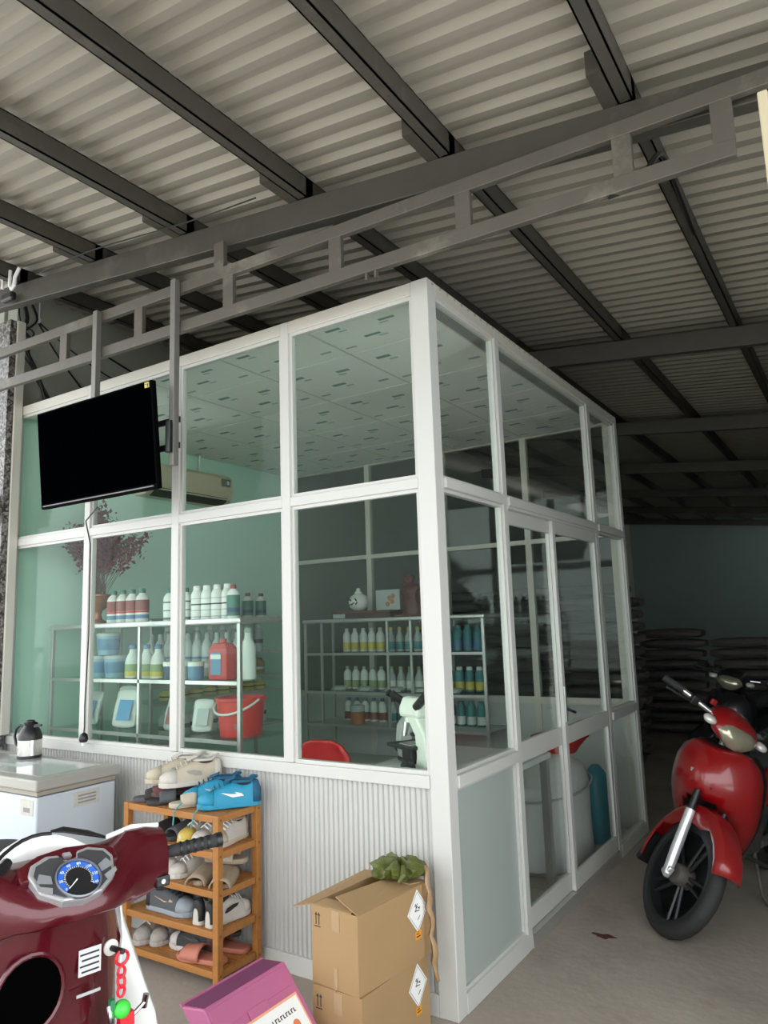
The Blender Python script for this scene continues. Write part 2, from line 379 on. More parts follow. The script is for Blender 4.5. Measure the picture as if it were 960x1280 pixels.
MB().cbox((0, .03, .26), (.6, .05, .3)).xf(Mt).build('back_housing', black, tv, bev=.015)
MB().box(-.13, .53, .052, .062, .2, .23).box(-.13, .53, .052, .062, .33, .36).build('wall_bracket', black, tv)
MB().box(.497, .53, -.006, .012, .17, .33).build('bracket_arm', black, tv, bev=.004)
pm = mat('galvanised_post', (.20, .195, .175), .45, .4, .12, 6)
for x, zb, lab in ((-1.918, 2.36, 'grey galvanised hanging post behind the television, bolted to the truss'), (-1.295, 2.29, 'grey galvanised hanging post beside the right edge of the television')):
    tag(MB().box(x-.018, x+.018, -.285, -.252, zb, 3.245).build('hanging_post', pm, bev=.002), lab, 'post')
cb = thing('television_cable', 'black power cable with a plug dangling below the television over a white post', 'cable', (-2.29, -.03, 0))
MB().tube([(.36, -.2, 2.16), (.12, -.1, 2.12), (.055, -.02, 2.0), (.05, -.012, 1.5), (.035, -.015, 1.1), (.045, -.02, .99), (.04, -.02, .95)], .004, 6).build('wire', black, cb, True)
MB().lathe([(.006, 0), (.02, -.01), (.026, -.035), (.02, -.05)], 10, (.04, -.02, .955)).build('plug', black, cb, True)
MB().box(.03, .05, -.027, -.013, .885, .905).build('plug_pins', paper, cb)
# ---------------------------------------------------------------- wires at the top left
def wire(name, label, pts, r=.006, m=black, cat='cable'):
    p = [Vector(q) for q in pts]; out = []
    for i in range(len(p)-1):
        for k in range(4):
            t = k/4; a, b, c, d = p[max(i-1, 0)], p[i], p[i+1], p[min(i+2, len(p)-1)]
            out.append(.5*((2*b)+(c-a)*t+(2*a-5*b+4*c-d)*t*t+(3*b-a-3*c+d)*t**3))
    out.append(p[-1]); return tag(MB().tube(out, r, 6).build(name, m, None, True), label, cat)
xw = XW+.008
wire('wall_cable', 'thick twisted black cable hanging down the wall beside the granite pier', [(xw, .05, 3.8), (xw+.02, .075, 3.65), (xw, .06, 3.57), (xw+.02, .11, 3.5), (xw, .1, 3.42), (xw+.01, .15, 3.32), (xw, .2, 3.22), (xw+.01, .24, 3.1), (xw+.01, .3, 3.02)], .011)
wire('wall_cable', 'thin black cable looping beside the thick one on the wall', [(xw, .1, 3.8), (xw+.03, .14, 3.66), (xw, .07, 3.56), (xw+.02, .05, 3.48), (xw, .12, 3.36), (xw, .17, 3.24), (xw, .3, 3.1), (xw+.01, .42, 3.02)], .007)
wire('wall_cable', 'second thin black cable zigzagging behind the twisted pair on the wall', [(xw, .02, 3.8), (xw+.01, .03, 3.62), (xw+.015, .13, 3.56), (xw+.01, .05, 3.42), (xw, .15, 3.3), (xw, .26, 3.15), (xw, .34, 3.01)], .006)
wire('wall_cable', 'long slack black cable running from the white lamp cord back over the booth', [(xw, .17, 3.66), (xw, .5, 3.5), (xw, 1.0, 3.36), (xw, 1.9, 3.22)], .006)
wire('wall_cable', 'lower slack black cable crossing the wall down to the booth roof', [(xw, .17, 3.65), (xw, .34, 3.44), (xw, .6, 3.2), (xw, .85, 3.02)], .006)
wire('wall_cable', 'black cable along the roof edge of the grey wall', [(xw, .7, 3.58), (xw, 1.3, 3.44), (xw, 2.2, 3.34), (xw, 3.2, 3.3)], .008)
cord = thing('cord_switch', 'white pull cord with round end hanging on the grey wall', 'cord switch', (xw+.01, .165, 3.68))
MB().tube([(0, 0, 0), (0, 0, .2)], .006, 6).build('cord', paper, cord); MB().ell((0, 0, -.01), (.014, .014, .022), 10).build('knob', paper, cord, True)
jb = thing('cable_junction', 'white hooked wires and black junction block under the beam by the pier', 'wiring', (-2.80, -.24, 3.60))
MB().cbox((-.06, 0, .0), (.12, .04, .05)).build('block', black, jb, bev=.012)
MB().tube([(-.1, -.02, .16), (-.1, -.02, .06)], .008, 6).build('white_tail', paper, jb); MB().tube([(0, -.03, .15), (.0, -.03, .05), (.02, -.03, .02), (.05, -.03, .04), (.055, -.03, .09), (.1, -.03, .14)], .011, 6).build('white_hook', paper, jb, True)
wire('roof_cable', 'thin dark cables tied along the underside of the purlin by the beam', [(-2.5, -.28, zr(-2.5)+.1), (-1.9, -.34, zr(-1.9)+.1), (-1.2, -.3, zr(-1.2)+.12), (-.7, -.32, zr(-.7)+.12)], .004, rubber)
wire('roof_cable', 'black cable curling off the truss end along a purlin', [(.86, -.24, 2.93), (.95, -.18, 2.98), (1.0, -.02, 3.16), (.985, .3, 3.24), (.96, .9, zr(.96)+.125)], .011)
# ---------------------------------------------------------------- power socket, red object at the pier
so = thing('power_socket', 'white wall socket with a black plug and thin lead beside the booth', 'socket', (-3.11, -.119, 1.37))
MB().box(-.05, .04, -.01, .018, -.05, .05).build('plate', paper, so, bev=.006); MB().cbox((.0, -.03, .03), (.06, .05, .035)).build('plug', black, so, bev=.006)
MB().tube([(.02, -.05, .03), (.05, -.05, -.02), (.06, -.03, -.2), (.04, -.03, -.5), (.03, -.03, -.65)], .005, 6).build('lead', mat('pinkish_lead', (.5, .36, .32), .6), so)
redm = mat('red_lacquer', (.22, .03, .02), .4)
rl = thing('red_lantern', 'dark red capsule fixed on the granite pier above the socket', 'lantern', (-3.13, -.16, 2.24))
MB().lathe([(.02, 0), (.05, .02), (.055, .11), (.04, .15)], 14).build('shell', redm, rl, True); MB().lathe([(.03, -.03), (.045, -.02), (.045, .003)], 14).build('base_ring', paper, rl, True)
tag(MB().box(-3.2, -3.09, -.13, -.1005, 1.12, 1.26).build('red_plate', redm, bev=.004), 'small dark red plate on the granite pier under the socket', 'plate')
# ---------------------------------------------------------------- cream board at the right
sg = thing('hanging_board', 'cream board with screw holes hanging from the roof on two rods', 'board', (1.68, -.8, 2.05))
MB().box(-.312, .06, 0, .025, 0, .685).build('panel', mat('cream_board', (.5, .40, .22), .5, 0, .06, 5), sg, bev=.004)
MB().box(-.312, -.29, -.008, 0, 0, .685).build('edge_strip', mat('pale_cream', (.55, .48, .32), .5), sg, bev=.003)
for z in (.66, .6, .5): MB().lathe([(.005, 0), (.005, .003)], 8, (-.275, -.001, z), RX(PI/2)).build('screw', mat('brown_screw', (.2, .14, .07), .5), sg)
for x in (-.26, .02): MB().tube([(x, .012, .68), (x, .012, zr(1.68+x)+.13-2.05)], .006, 6).build('rod', steel, sg)

# ---------------------------------------------------------------- air conditioner
ac = thing('air_conditioner', 'cream wall-mounted split air conditioner on the mint wall', 'air conditioner', (-3.187, 1.42, 2.53))
acm = mat('aged_cream_plastic', (.62, .55, .40), .45)
prof = [(0, .0), (.13, .0), (.19, .04), (.205, .1), (.2, .22), (.17, .25), (0, .25)]
b = MB(); b.loft([[(x, y, z) for x, z in prof] for y in (-.43, .43)]); b.build('casing', acm, ac, bev=.006)
MB().loft([[(x, y, z) for x, z in ((.12, -.006), (.185, .034), (.195, .055), (.16, .03))] for y in (-.38, .38)]).build('louvre', mat('dark_slot', (.05, .045, .04), .6), ac)
MB().box(.2, .207, .3, .4, .15, .215).build('display_sticker', mat('ac_sticker', (.18, .2, .18), .5), ac); MB().box(.2, .209, .36, .385, .17, .2).build('sticker_print', paper, ac)
MB().tube([(.05, .2, .25), (.05, .2, .42)], .008, 6).build('pipe', paper, ac)

# ---------------------------------------------------------------- cabinets
def cabinet(name, label, loc, L, Dp, zs, top, end='both', rz=0, mull=()):
    t = thing(name, label, 'cabinet', loc, rz)
    for x in (0, L-.022):
        for y in (0, Dp-.022): MB().box(x, x+.022, y, y+.022, 0, top-.03).build('corner_post', silver, t, bev=.002)
    for x in mull: MB().box(x-.009, x+.009, 0, .018, zs[-1], top-.03).build('mullion', silver, t)
    b = MB(); b.box(-.01, L+.01, -.01, Dp+.01, top-.032, top); b.build('top_board', silver, t, bev=.01)
    for z in zs:
        MB().box(.023, L-.023, .008, Dp-.006, z-.008, z).build('shelf', GLC if z != zs[-1] else silver, t)
        MB().box(.023, L-.023, 0, .008, z-.018, z+.002).build('shelf_edge', silver, t)
    MB().box(.023, L-.023, .004, Dp-.004, .08, zs[-1]-.3).build('lower_panel', mat('cabinet_base', (.5, .53, .5), .5), t) if zs[-1] > .55 else None
    MB().box(.023, L-.023, .0085, .0115, zs[-1]+.004, top-.034).build('front_pane', GLC, t)
    for x in (.006, L-.01): MB().box(x, x+.004, .023, Dp-.023, zs[-1]+.004, top-.034).build('end_pane', GLC, t)
    return t
C1 = (-3.08, .27, 0); c1 = cabinet('display_cabinet', 'long aluminium and glass display cabinet close behind the front panes', C1, 1.70, .40, [1.215, .905, .66], 1.555, mull=(.88,))
c2 = cabinet('display_cabinet', 'glass display cabinet standing lengthwise against the mint wall', (-2.80, .86, 0), 1.45, .36, [1.30, 1.11, .99, .72], 1.585, rz=PI/2)
c3 = cabinet('display_cabinet', 'glass display cabinet with wooden statue on top by the rear partition', (-2.68, 2.40, 0), 1.72, .42, [1.262, .945, .68], 1.545, mull=(.19, .86, 1.08))

# ---------------------------------------------------------------- bottles and packets
PL = {}
def plas(nm, c, r=.4): return mat('plastic_'+nm, c, r)
Wp = plas('white', (.72, .72, .69)); Gy = plas('grey', (.42, .45, .44)); Bl = plas('blue', (.10, .22, .36)); Rd = plas('red', (.50, .03, .03)); Gn = plas('green', (.05, .17, .13)); Yl = plas('yellow', (.62, .50, .10)); Br = plas('brown', (.30, .21, .06)); Tl = plas('teal', (.05, .22, .24)); Bd = plas('dark blue', (.03, .06, .12)); Mr = plas('maroon', (.25, .07, .06)); Bk = plas('black', (.03, .03, .03)); Pg = plas('pale green', (.30, .38, .20))
def bottle(label, grp, body, cap, bands, h=.2, r=.033, kind=0):
    t = thing('bottle', label, 'bottle', (0, 0, 0), 0, grp)
    if kind == 0: prof = [(r*.92, 0), (r, .008), (r, h*.68), (r*.8, h*.78), (r*.42, h*.86), (r*.42, h*.9)]
    elif kind == 1: prof = [(r*.95, 0), (r, .01), (r, h*.45), (r*.85, h*.6), (r*.45, h*.78), (r*.4, h*.88)]
    else: prof = [(r*.95, 0), (r, .008), (r, h*.74), (r*.75, h*.84), (r*.62, h*.88)]
    bo = MB().lathe(prof, 14).build('bottle_body', body, t, True)
    rc = r*.48 if kind != 2 else r*.66
    MB().lathe([(rc, h*.87), (rc, h*.97), (rc*.85, h)], 12).build('cap', cap, t, True)
    for z0, z1, m in bands: MB().lathe([(r*1.012, h*z0), (r*1.012, h*z1)], 14).build('label_band', m, bo, True)
    return t
def place(p, spots, label=None):
    for i, q in enumerate(spots):
        if i == 0: p.location = q
        else: dup(p, q)
yT = .45
b1 = bottle('white bottle with red and blue label, green cap, beside the copper urn', 'red and blue label bottles on the display cabinet', Wp, Gn, [(.34, .66, Mr), (.28, .335, Rd), (.1, .22, Bl)], .205, .041)
place(b1, [(-2.60+.093*i, yT-.06, 1.556) for i in range(4)])
b2 = bottle('white bottle with green print and dark cap on the cabinet top', 'green print bottles on the display cabinet', Wp, Gn, [(.03, .1, Gn), (.3, .33, Gn), (.55, .6, Gn)], .19, .034)
place(b2, [(-2.09+.075*i, yT-.05, 1.556) for i in range(3)])
b3 = bottle('white round-capped bottle with black print on the cabinet top', 'white bottles with black print on the display cabinet', Wp, Wp, [(.42, .46, Bk), (.6, .625, Gy), (.06, .09, Gy), (.25, .28, Gy)], .195, .037, 2)
place(b3, [(-1.845+.083*i, yT-.05, 1.556) for i in range(4)])
b4 = bottle('dark green labelled bottle with brown cap at the corner of the cabinet top', 'dark green bottles by the cabinet corner', Wp, Mr, [(.06, .16, Gn), (.16, .3, Bd), (.3, .68, Gn)], .185, .036)
place(b4, [(-1.505+.0*i, yT-.1+.078*i, 1.556) for i in range(1)]); 
place(bottle('dark green labelled bottle with brown cap on the cabinet by the mint wall', 'dark green bottles on the cabinet along the mint wall', Wp, Mr, [(.06, .16, Gn), (.16, .3, Bd), (.3, .68, Gn)], .2, .045), [(-2.9, 1.62+.16*i, 1.586) for i in range(4)])
ys = .40
tubm = plas('pale blue tub', (.22, .36, .46)); 
tub = thing('tub', 'pale blue round tub with lid stacked on the upper cabinet shelf', 'tub', (0, 0, 0), 0, 'pale blue tubs in the display cabinet')
MB().lathe([(.062, 0), (.072, .12)], 18).build('tub_body', tubm, tub, True); MB().lathe([(.075, .118), (.075, .135), (.06, .14)], 18).build('lid', Gy, tub, True); MB().lathe([(.068, .03), (.0725, .1)], 18).build('label_band', Bl, tub, True)
place(tub, [(-2.735, ys, 1.216), (-2.575, ys, 1.216), (-2.655, ys, 1.357)])
b5 = bottle('cone-shouldered white bottle with green and yellow label and blue cap', 'cone-shouldered bottles on the upper cabinet shelf', Wp, Bl, [(.06, .2, Yl), (.2, .42, Pg)], .2, .047, 1)
place(b5, [(-2.415, ys, 1.216), (-2.285, ys, 1.216), (-2.18, ys, 1.216)])
b6 = bottle('clear greyish bottle in the back row of the upper cabinet shelf', 'greyish bottles in the back row', Gy, Gy, [(.2, .3, Wp), (.4, .45, Bl)], .26, .036)
place(b6, [(-2.48+.085*i, .60, 1.216) for i in range(11)])
rj = thing('jug', 'tall red jug with a blue label on the upper cabinet shelf', 'jug', (-1.615, .38, 1.216))
MB().loft([[(x*w, y*w, z) for x, y in ((-.07, -.045), (.07, -.045), (.08, 0), (.07, .045), (-.07, .045), (-.08, 0))] for z, w in ((0, .95), (.02, 1), (.17, 1), (.2, .7), (.205, .3))]).build('jug_body', Rd, rj, bev=.006)
MB().lathe([(.02, .2), (.02, .225)], 10).build('cap', Rd, rj, True); MB().box(-.05, .03, -.048, -.0455, .03, .15).build('label_sticker', Bl, rj); MB().box(-.05, .03, -.049, -.048, .115, .14).build('label_print', Wp, rj)
wb = thing('bottle', 'slim white bottle standing just behind the red jug', 'bottle', (-1.49, .45, 1.216)); MB().lathe([(.045, 0), (.045, .18), (.02, .23), (.02, .26)], 14).build('bottle_body', Wp, wb, True); MB().lathe([(.024, .255), (.024, .28)], 12).build('cap', Gy, wb, True)
for i, (x, m, lab) in enumerate(((-2.02, Bd, 'small dark blue jar with white lid left of the red jug'), (-1.92, Gy, 'small grey jar with white lid left of the red jug'), (-1.81, Bl, 'small blue carton next to the red jug'))):
    t = thing('jar', lab, 'jar', (x, .36, 1.216)); MB().lathe([(.045, 0), (.045, .075)], 14).build('jar_body', m, t, True); MB().lathe([(.047, .075), (.047, .1)], 14).build('lid', Wp, t, True)
def packet(label, loc, w, h, m, pm_, rz=0, lean=.25, grp=None):
    t = thing('packet', label, 'packet', loc, rz, grp); n = 6
    rings = []
    for i in range(n+1):
        q = i/n; th = .035*math.sin(PI*min(1, q*1.02+.02))+.004; ww = w/2*(1-.06*math.sin(PI*q))
        rings.append([(-ww, 0+q*h*lean, q*h), (-ww*.5, -th+q*h*lean, q*h), (ww*.5, -th+q*h*lean, q*h), (ww, q*h*lean, q*h), (ww*.5, th+q*h*lean, q*h), (-ww*.5, th+q*h*lean, q*h)])
    MB().loft(rings).build('bag', m, t, True, sub=1)
    MB().add([(-w*.12, -.045+.25*h*lean, h*.22), (w*.3, -.04+.25*h*lean, h*.22), (w*.3, -.035+.75*h*lean, h*.72), (-w*.12, -.04+.75*h*lean, h*.72)], [(0, 1, 2, 3)]).build('printed_panel', pm_, t, solid=.002)
    return t
packet('white and grey packet with blue print at the wall end of the middle shelf', (-2.86, .42, .906), .2, .22, Gy, Bl)
packet('white pouch with bright blue square print on the middle shelf', (-2.50, .40, .906), .26, .24, Wp, plas('bright blue', (.05, .25, .5)), .08)
packet('white pouch with pale blue edge behind the bright blue printed one', (-2.64, .5, .906), .24, .25, Wp, tubm)
packet('white pouch with dark red base beside the cabinet mullion', (-2.08, .42, .906), .19, .2, Gy, Mr, .0)
packet('crumpled clear white pouch leaning on the middle shelf', (-1.86, .45, .906), .17, .19, Wp, Gy, .3)
bk = thing('bucket', 'red plastic bucket with white handle at the cabinet end', 'bucket', (-1.565, .47, .906))
MB().lathe([(.115, 0), (.135, .19), (.145, .195), (.145, .21), (.13, .21), (.11, .01)], 24).build('pail', plas('bucket red', (.62, .035, .03)), bk, True)
MB().tube([(-.145*math.cos(a), -.145*math.sin(a)*.95-.01, .2-.075*math.sin(a)) for a in [PI*i/12 for i in range(13)]], .007, 6).build('handle', Wp, bk, True)
MB().box(.06, .1, -.118, -.11, .05, .075).build('sticker', Mr, bk)
# second cabinet rows
for z, m, cap, h, r_, lab, grp, k in ((1.301, Gy, Wp, .22, .038, 'silver grey bottle with white cap on the top shelf by the mint wall', 'silver bottles by the mint wall', 2), (1.112, Br, Br, .13, .05, 'brown square-labelled jar on the second shelf by the mint wall', 'brown jars by the mint wall', 2), (.992, Yl, Yl, .07, .055, 'low yellow tub on the third shelf by the mint wall', 'yellow tubs by the mint wall', 2), (.722, Wp, Wp, .2, .06, 'white jug with dark stripe on the bottom shelf by the mint wall', 'white jugs by the mint wall', 0)):
    p = bottle(lab, grp, m, cap, [(.3, .45, Wp if m == Br else Bk)], h, r_, k); place(p, [(-2.93, 1.12+.14*i, z) for i in range(8)])
# urn with dried red foliage
ur = thing('flower_urn', 'copper urn with a wide spray of dried dark red leaves', 'vase', (-2.815, .43, 1.556))
cop = mat('copper_ceramic', (.33, .13, .06), .25, .3)
MB().lathe([(.06, 0), (.062, .012), (.03, .03), (.022, .06), (.03, .085), (.065, .11), (.085, .145), (.09, .17), (.1, .18), (.1, .19), (.085, .19)], 20).build('urn', cop, ur, True)
stm = MB(); lvs = MB(); rnd = random.Random(3)
for i in range(70):
    a = rnd.uniform(0, 2*PI); sp = abs(rnd.gauss(0, .55)); hgt = rnd.uniform(.36, .62)*(1-.25*sp)
    tip = Vector((math.cos(a)*min(sp, 1)*.42+.0, math.sin(a)*min(sp, 1)*.2, .19+hgt)); tip.x = max(tip.x, -.34)
    base = Vector((rnd.uniform(-.04, .04), rnd.uniform(-.04, .04), .17)); mid = base.lerp(tip, .55)+Vector((0, 0, .05))
    stm.tube([base, mid, tip], .0025, 4)
    for k in range(46):
        t = rnd.uniform(.36, 1.02); p = base.lerp(mid, t*2) if t < .5 else mid.lerp(tip, (t-.5)*2)
        p = p+Vector((rnd.gauss(0, .022), rnd.gauss(0, .02), rnd.gauss(0, .022))); p.x = max(p.x, -.36); p.y = max(min(p.y, .35), -.36)
        M = Matrix.Rotation(rnd.uniform(0, 6), 3, Vector((rnd.random()-.5, rnd.random()-.5, rnd.random()-.5)).normalized()); s_ = rnd.uniform(.013, .022)
        lvs.add([p+M@Vector(q)*s_ for q in ((-1, 0, 0), (0, .6, .2), (1, 0, 0), (0, -.6, .2))], [(0, 1, 2, 3)])
stm.build('stem', mat('dry_stem', (.13, .09, .06), .8), ur)
lo = lvs.build('leaf_spray', mat('dried_red_leaf', (.16, .022, .028), .7, 0, .4, 30), ur); lo['kind'] = 'stuff'
# rear cabinet : vase, tray, tile picture, statue
t = thing('lidded_jar', 'white porcelain jar with black brushwork and a small lid', 'jar', (-2.20, 2.56, 1.612))
MB().lathe([(.04, 0), (.075, .03), (.088, .075), (.07, .12), (.03, .145), (.03, .15)], 20).build('jar_body', Wp, t, True); MB().lathe([(.034, .148), (.03, .16), (.018, .165), (.018, .185), (.012, .19)], 14).build('lid', Wp, t, True)
for i, (x, z, a) in enumerate(((-.03, .09, .6), (.0, .06, -.4), (.03, .09, .9), (-.02, .05, 0), (.035, .06, -.8))): MB().cbox((x, -.0855, z), (.03, .006, .009), RY(a)).build('brush_stroke', Bk, t)
t = thing('tea_tray', 'dark inlaid wooden tea tray under the porcelain jar', 'tray', (-2.1, 2.56, 1.546)); MB().box(-.29, .29, -.12, .12, 0, .045).build('tray_box', mat('dark_wood', (.05, .03, .02), .4), t, bev=.004); MB().box(-.295, .295, -.125, .125, .045, .06).build('rim', mat('brown_wood', (.16, .07, .035), .4), t, bev=.003); MB().box(-.285, -.16, -.124, -.119, .006, .04).build('inlay', Gy, t)
t = thing('porcelain_tile', 'pale square tile painted with an orange figure on the tray', 'tile', (-1.93, 2.6, 1.607)); MB().box(-.12, .12, 0, .012, 0, .17).build('tile_slab', Gy, t, bev=.003)
for q in ((.0, .05), (.045, .07), (.02, .1), (.055, .115)): MB().lathe([(.022, 0), (.022, .002)], 10, (q[0], -.001, q[1]), RX(PI/2)).build('painted_mark', mat('orange_ink', (.42, .22, .12), .6), t)
t = thing('statue', 'reddish brown carved wooden statue of robed figures on the rear cabinet', 'statue', (-1.60, 2.56, 1.546))
stw = mat('red_wood', (.10, .03, .02), .45, 0, .3, 12, .4, 25)
for nm, x, y0, hh, wd, seed in (('figure', -.055, 0, .33, .07, 1), ('figure', .045, -.015, .27, .062, 2), ('figure', .1, .02, .22, .05, 3)):
    b = MB(); b.loft([[(x+dx+wd*s_*math.cos(q)*(1+.16*math.sin(4*q+zz*11+seed)+.08*math.sin(9*q-zz*23)), y0+.055*s_*math.sin(q)*(1+.15*math.cos(5*q+zz*13)), zz*hh) for q in [2*PI*k/20 for k in range(20)]] for zz, s_, dx in ((0, .85, 0), (.04, .95, 0), (.15, .8, 0), (.3, .72, .004), (.42, .8, .006), (.55, 1.0, .004), (.66, 1.02, 0), (.74, .72, -.004), (.79, .36, -.006), (.83, .42, -.008), (.89, .5, -.008), (.95, .42, -.006), (1, .12, -.004))]); b.build(nm, stw, t, True)
MB().box(-.15, .16, -.07, .07, 0, .018).build('plinth', stw, t, bev=.005); t.scale = (1.3, 1.2, 1.05)
rg = random.Random(11)
for z, mats, h in ((1.263, (Wp, Yl, Tl, Bl, Gy), .2), (.946, (Gy, Pg, Wp, Yl, Bk), .19), (.681, (Bl, Mr, Tl, Wp, Bd), .19)):
    shelfn = {1.263: 'top', .946: 'middle', .681: 'bottom'}[z]
    for k in range(3):
        m1, m2 = (Wp, Gy, Tl)[k], mats[(k+1) % 5]
        p = bottle('%s bottle with %s label on the %s shelf of the rear cabinet' % (m1.name[8:], m2.name[8:], shelfn), '%s labelled bottles on the %s rear shelf' % (m2.name[8:], shelfn), m1, mats[k], [(.08, .4, m2)], h, .036, k)
        place(p, [(-2.42+.46*k+.088*i, 2.68, z) for i in range(5)])
for i in range(5):
    t = packet('flat silvery packet lying on the middle shelf of the rear cabinet', (-2.38+.27*i, 2.47, .947), .2, .04, Gy, Wp, 0, 1.6, 'flat packets in the rear cabinet')
oj = thing('jar', 'glass jar of orange powder on the bottom shelf of the rear cabinet', 'jar', (-2.2, 2.5, .681)); MB().lathe([(.06, 0), (.06, .1)], 16).build('powder', plas('orange powder', (.35, .12, .04)), oj, True); MB().lathe([(.062, .101), (.062, .15)], 16).build('neck', Gy, oj, True)
# ---------------------------------------------------------------- desk, microscopes, chair, bags
dk = thing('desk', 'white laboratory desk behind the panes of the glass corner', 'desk', (-.42, .42, 0))
MB().box(-.36, .34, -.33, .9, .745, .775).build('worktop', mat('desk_white', (.62, .64, .62), .4), dk, bev=.004)
for x in (-.33, .31):
    for y in (-.3, .87): MB().box(x-.02, x+.02, y-.02, y+.02, 0, .745).build('leg', silver, dk)
MB().box(.345, .35, -.25, .2, .05, .7).build('modesty_panel', ribw, dk)
def microscope(label, loc, rz, wm):
    t = thing('microscope', label, 'microscope', loc, rz)
    MB().box(-.09, .13, -.08, .08, 0, .03).build('base', black, t, bev=.012)
    b = MB(); b.loft([[(x-.035*k, y*w, z) for x, y in ((xx+.05, -.035), (xx+.05, .035), (xx-.03, .035), (xx-.03, -.035))] for xx, z, w, k in ((-.07, .03, 1, 0), (-.085, .12, .9, 0), (-.075, .2, .9, 0), (-.02, .27, .95, 0), (.02, .3, .9, 0))]); b.build('arm', wm, t, bev=.01)
    b = MB(); b.loft([[(-.06+dx, .042*q*s_, z) if False else (dx, y*s_, z) for dx, y in ((-.07, -.04), (.07, -.045), (.07, .045), (-.07, .04))] for z, s_ in ((.265, 1), (.3, 1), (.345, .55))]); b.build('head', wm, t, bev=.014)
    for y in (-.03, .03): MB().tube([(-.05, y, .31), (-.13, y, .365), (-.15, y, .38)], [.018, .017, .02], 10).build('eyepiece', black, t, True)
    MB().lathe([(.035, .245), (.035, .265)], 14, (.04, 0, 0)).build('nosepiece', silver, t, True)
    for a in (-.5, .5): MB().tube([(.04, a*.04, .25), (.045, a*.06, .19)], [.013, .009], 8).build('objective', chrome, t, True)
    MB().box(-.05, .12, -.075, .075, .145, .16).build('stage', black, t, bev=.003); MB().box(.0, .08, -.03, .03, .08, .145).build('condenser', black, t, bev=.01); MB().box(-.02, .06, -.05, .05, .16, .163).build('slide_clip', silver, t)
    for y in (-.085, .085): MB().lathe([(.038, -.014), (.038, .014)], 18, (-.06, y, .075), RX(PI/2)).build('focus_knob', black, t, True)
    return t
microscope('white and black microscope with large round focus knob by the corner post', (-.315, .30, .776), PI*.85, mat('ivory_enamel', (.78, .77, .70), .35)).scale = (1.12, 1.12, 1.12)
microscope('microscope under a pale grey dust cover, further back on the desk', (-.62, .80, .776), PI*.3, mat('grey_cover', (.40, .41, .39), .7)).scale = (.95, .95, .95)
t = thing('slide_box', 'small white and blue box on the desk before the microscope', 'box', (-.5, .19, .776)); MB().box(-.07, .07, -.05, .05, 0, .045).build('carton', plas('sky blue', (.16, .42, .62)), t, bev=.003); MB().box(-.09, .075, -.055, .055, .045, .075).build('lid', Wp, t, bev=.003)
t = thing('paper_sheet', 'blue and white printed sheet on the desk by the side pane', 'paper', (-.15, .45, .776)); MB().box(-.07, .07, -.1, .1, 0, .004).build('sheet', Wp, t); MB().box(-.05, .05, -.08, .02, .004, .005).build('print', plas('sky blue', (.16, .42, .62)), t)
ch = thing('plastic_chair', 'red plastic chair with rounded back close to the front panes', 'chair', (-1.0, .46, 0))
rp = plas('chair red', (.55, .01, .012)); b = MB()
b.loft([[(x*w, .02+.05*(1-abs(x)/.2), z) for x in (-.2, -.14, -.07, 0, .07, .14, .2)] for z, w in ((.46, 1), (.62, 1.02), (.76, .98), (.84, .84), (.885, .62), (.9, .35))], caps=False, closed=False); b.build('backrest', rp, ch, True, solid=.012)
MB().box(-.21, .21, .05, .45, .42, .45).build('seat', rp, ch, bev=.012)
for x in (-.19, .19):
    for y in (.07, .43): MB().tube([(x, y, .43), (x*1.1, y, 0)], [.025, .018], 8).build('leg', rp, ch, True)
sk = thing('sack', 'white woven sack tied with a cord inside the sliding doors', 'sack', (-.33, 1.96, 0))
wv = mat('white_woven', (.70, .71, .70), .7, 0, .1, 20, .4, 12)
MB().loft([[(.2*s_*math.cos(q)*(1+.06*math.sin(3*q+z*9)), .40*s_*math.sin(q)*(1+.06*math.cos(4*q+z*7)), z) for q in [2*PI*k/18 for k in range(18)]] for z, s_ in ((0, .8), (.05, 1), (.25, 1.02), (.45, .98), (.56, .82), (.61, .5), (.63, .2))]).build('bag', wv, sk, True)
MB().tube([(.215*math.cos(q), .42*math.sin(q), .46+.02*math.sin(q)) for q in [2*PI*k/24 for k in range(25)]], .008, 6).build('cord', Gy, sk)
sk2 = thing('sack', 'narrow teal plastic sack standing beside the white sack inside the doors', 'sack', (-.22, 2.48, 0))
MB().loft([[(.09*s_*math.cos(q)*(1+.08*math.sin(4*q+z*8)), .1*s_*math.sin(q), z) for q in [2*PI*k/16 for k in range(16)]] for z, s_ in ((0, .9), (.08, 1.05), (.3, 1), (.44, .85), (.5, .3))]).build('bag', plas('teal sack', (.03, .25, .33)), sk2, True)
bt = thing('basin', 'red plastic basin resting on the white sack', 'basin', (-.33, 2.14, .632)); MB().lathe([(.1, 0), (.17, .1), (.18, .1), (.17, .085), (.1, .01)], 20).build('shell', rp, bt, True); MB().lathe([(.178, .098), (.19, .1), (.178, .105)], 20, (0, 0, 0), None, False).build('rim', rp, bt, True)
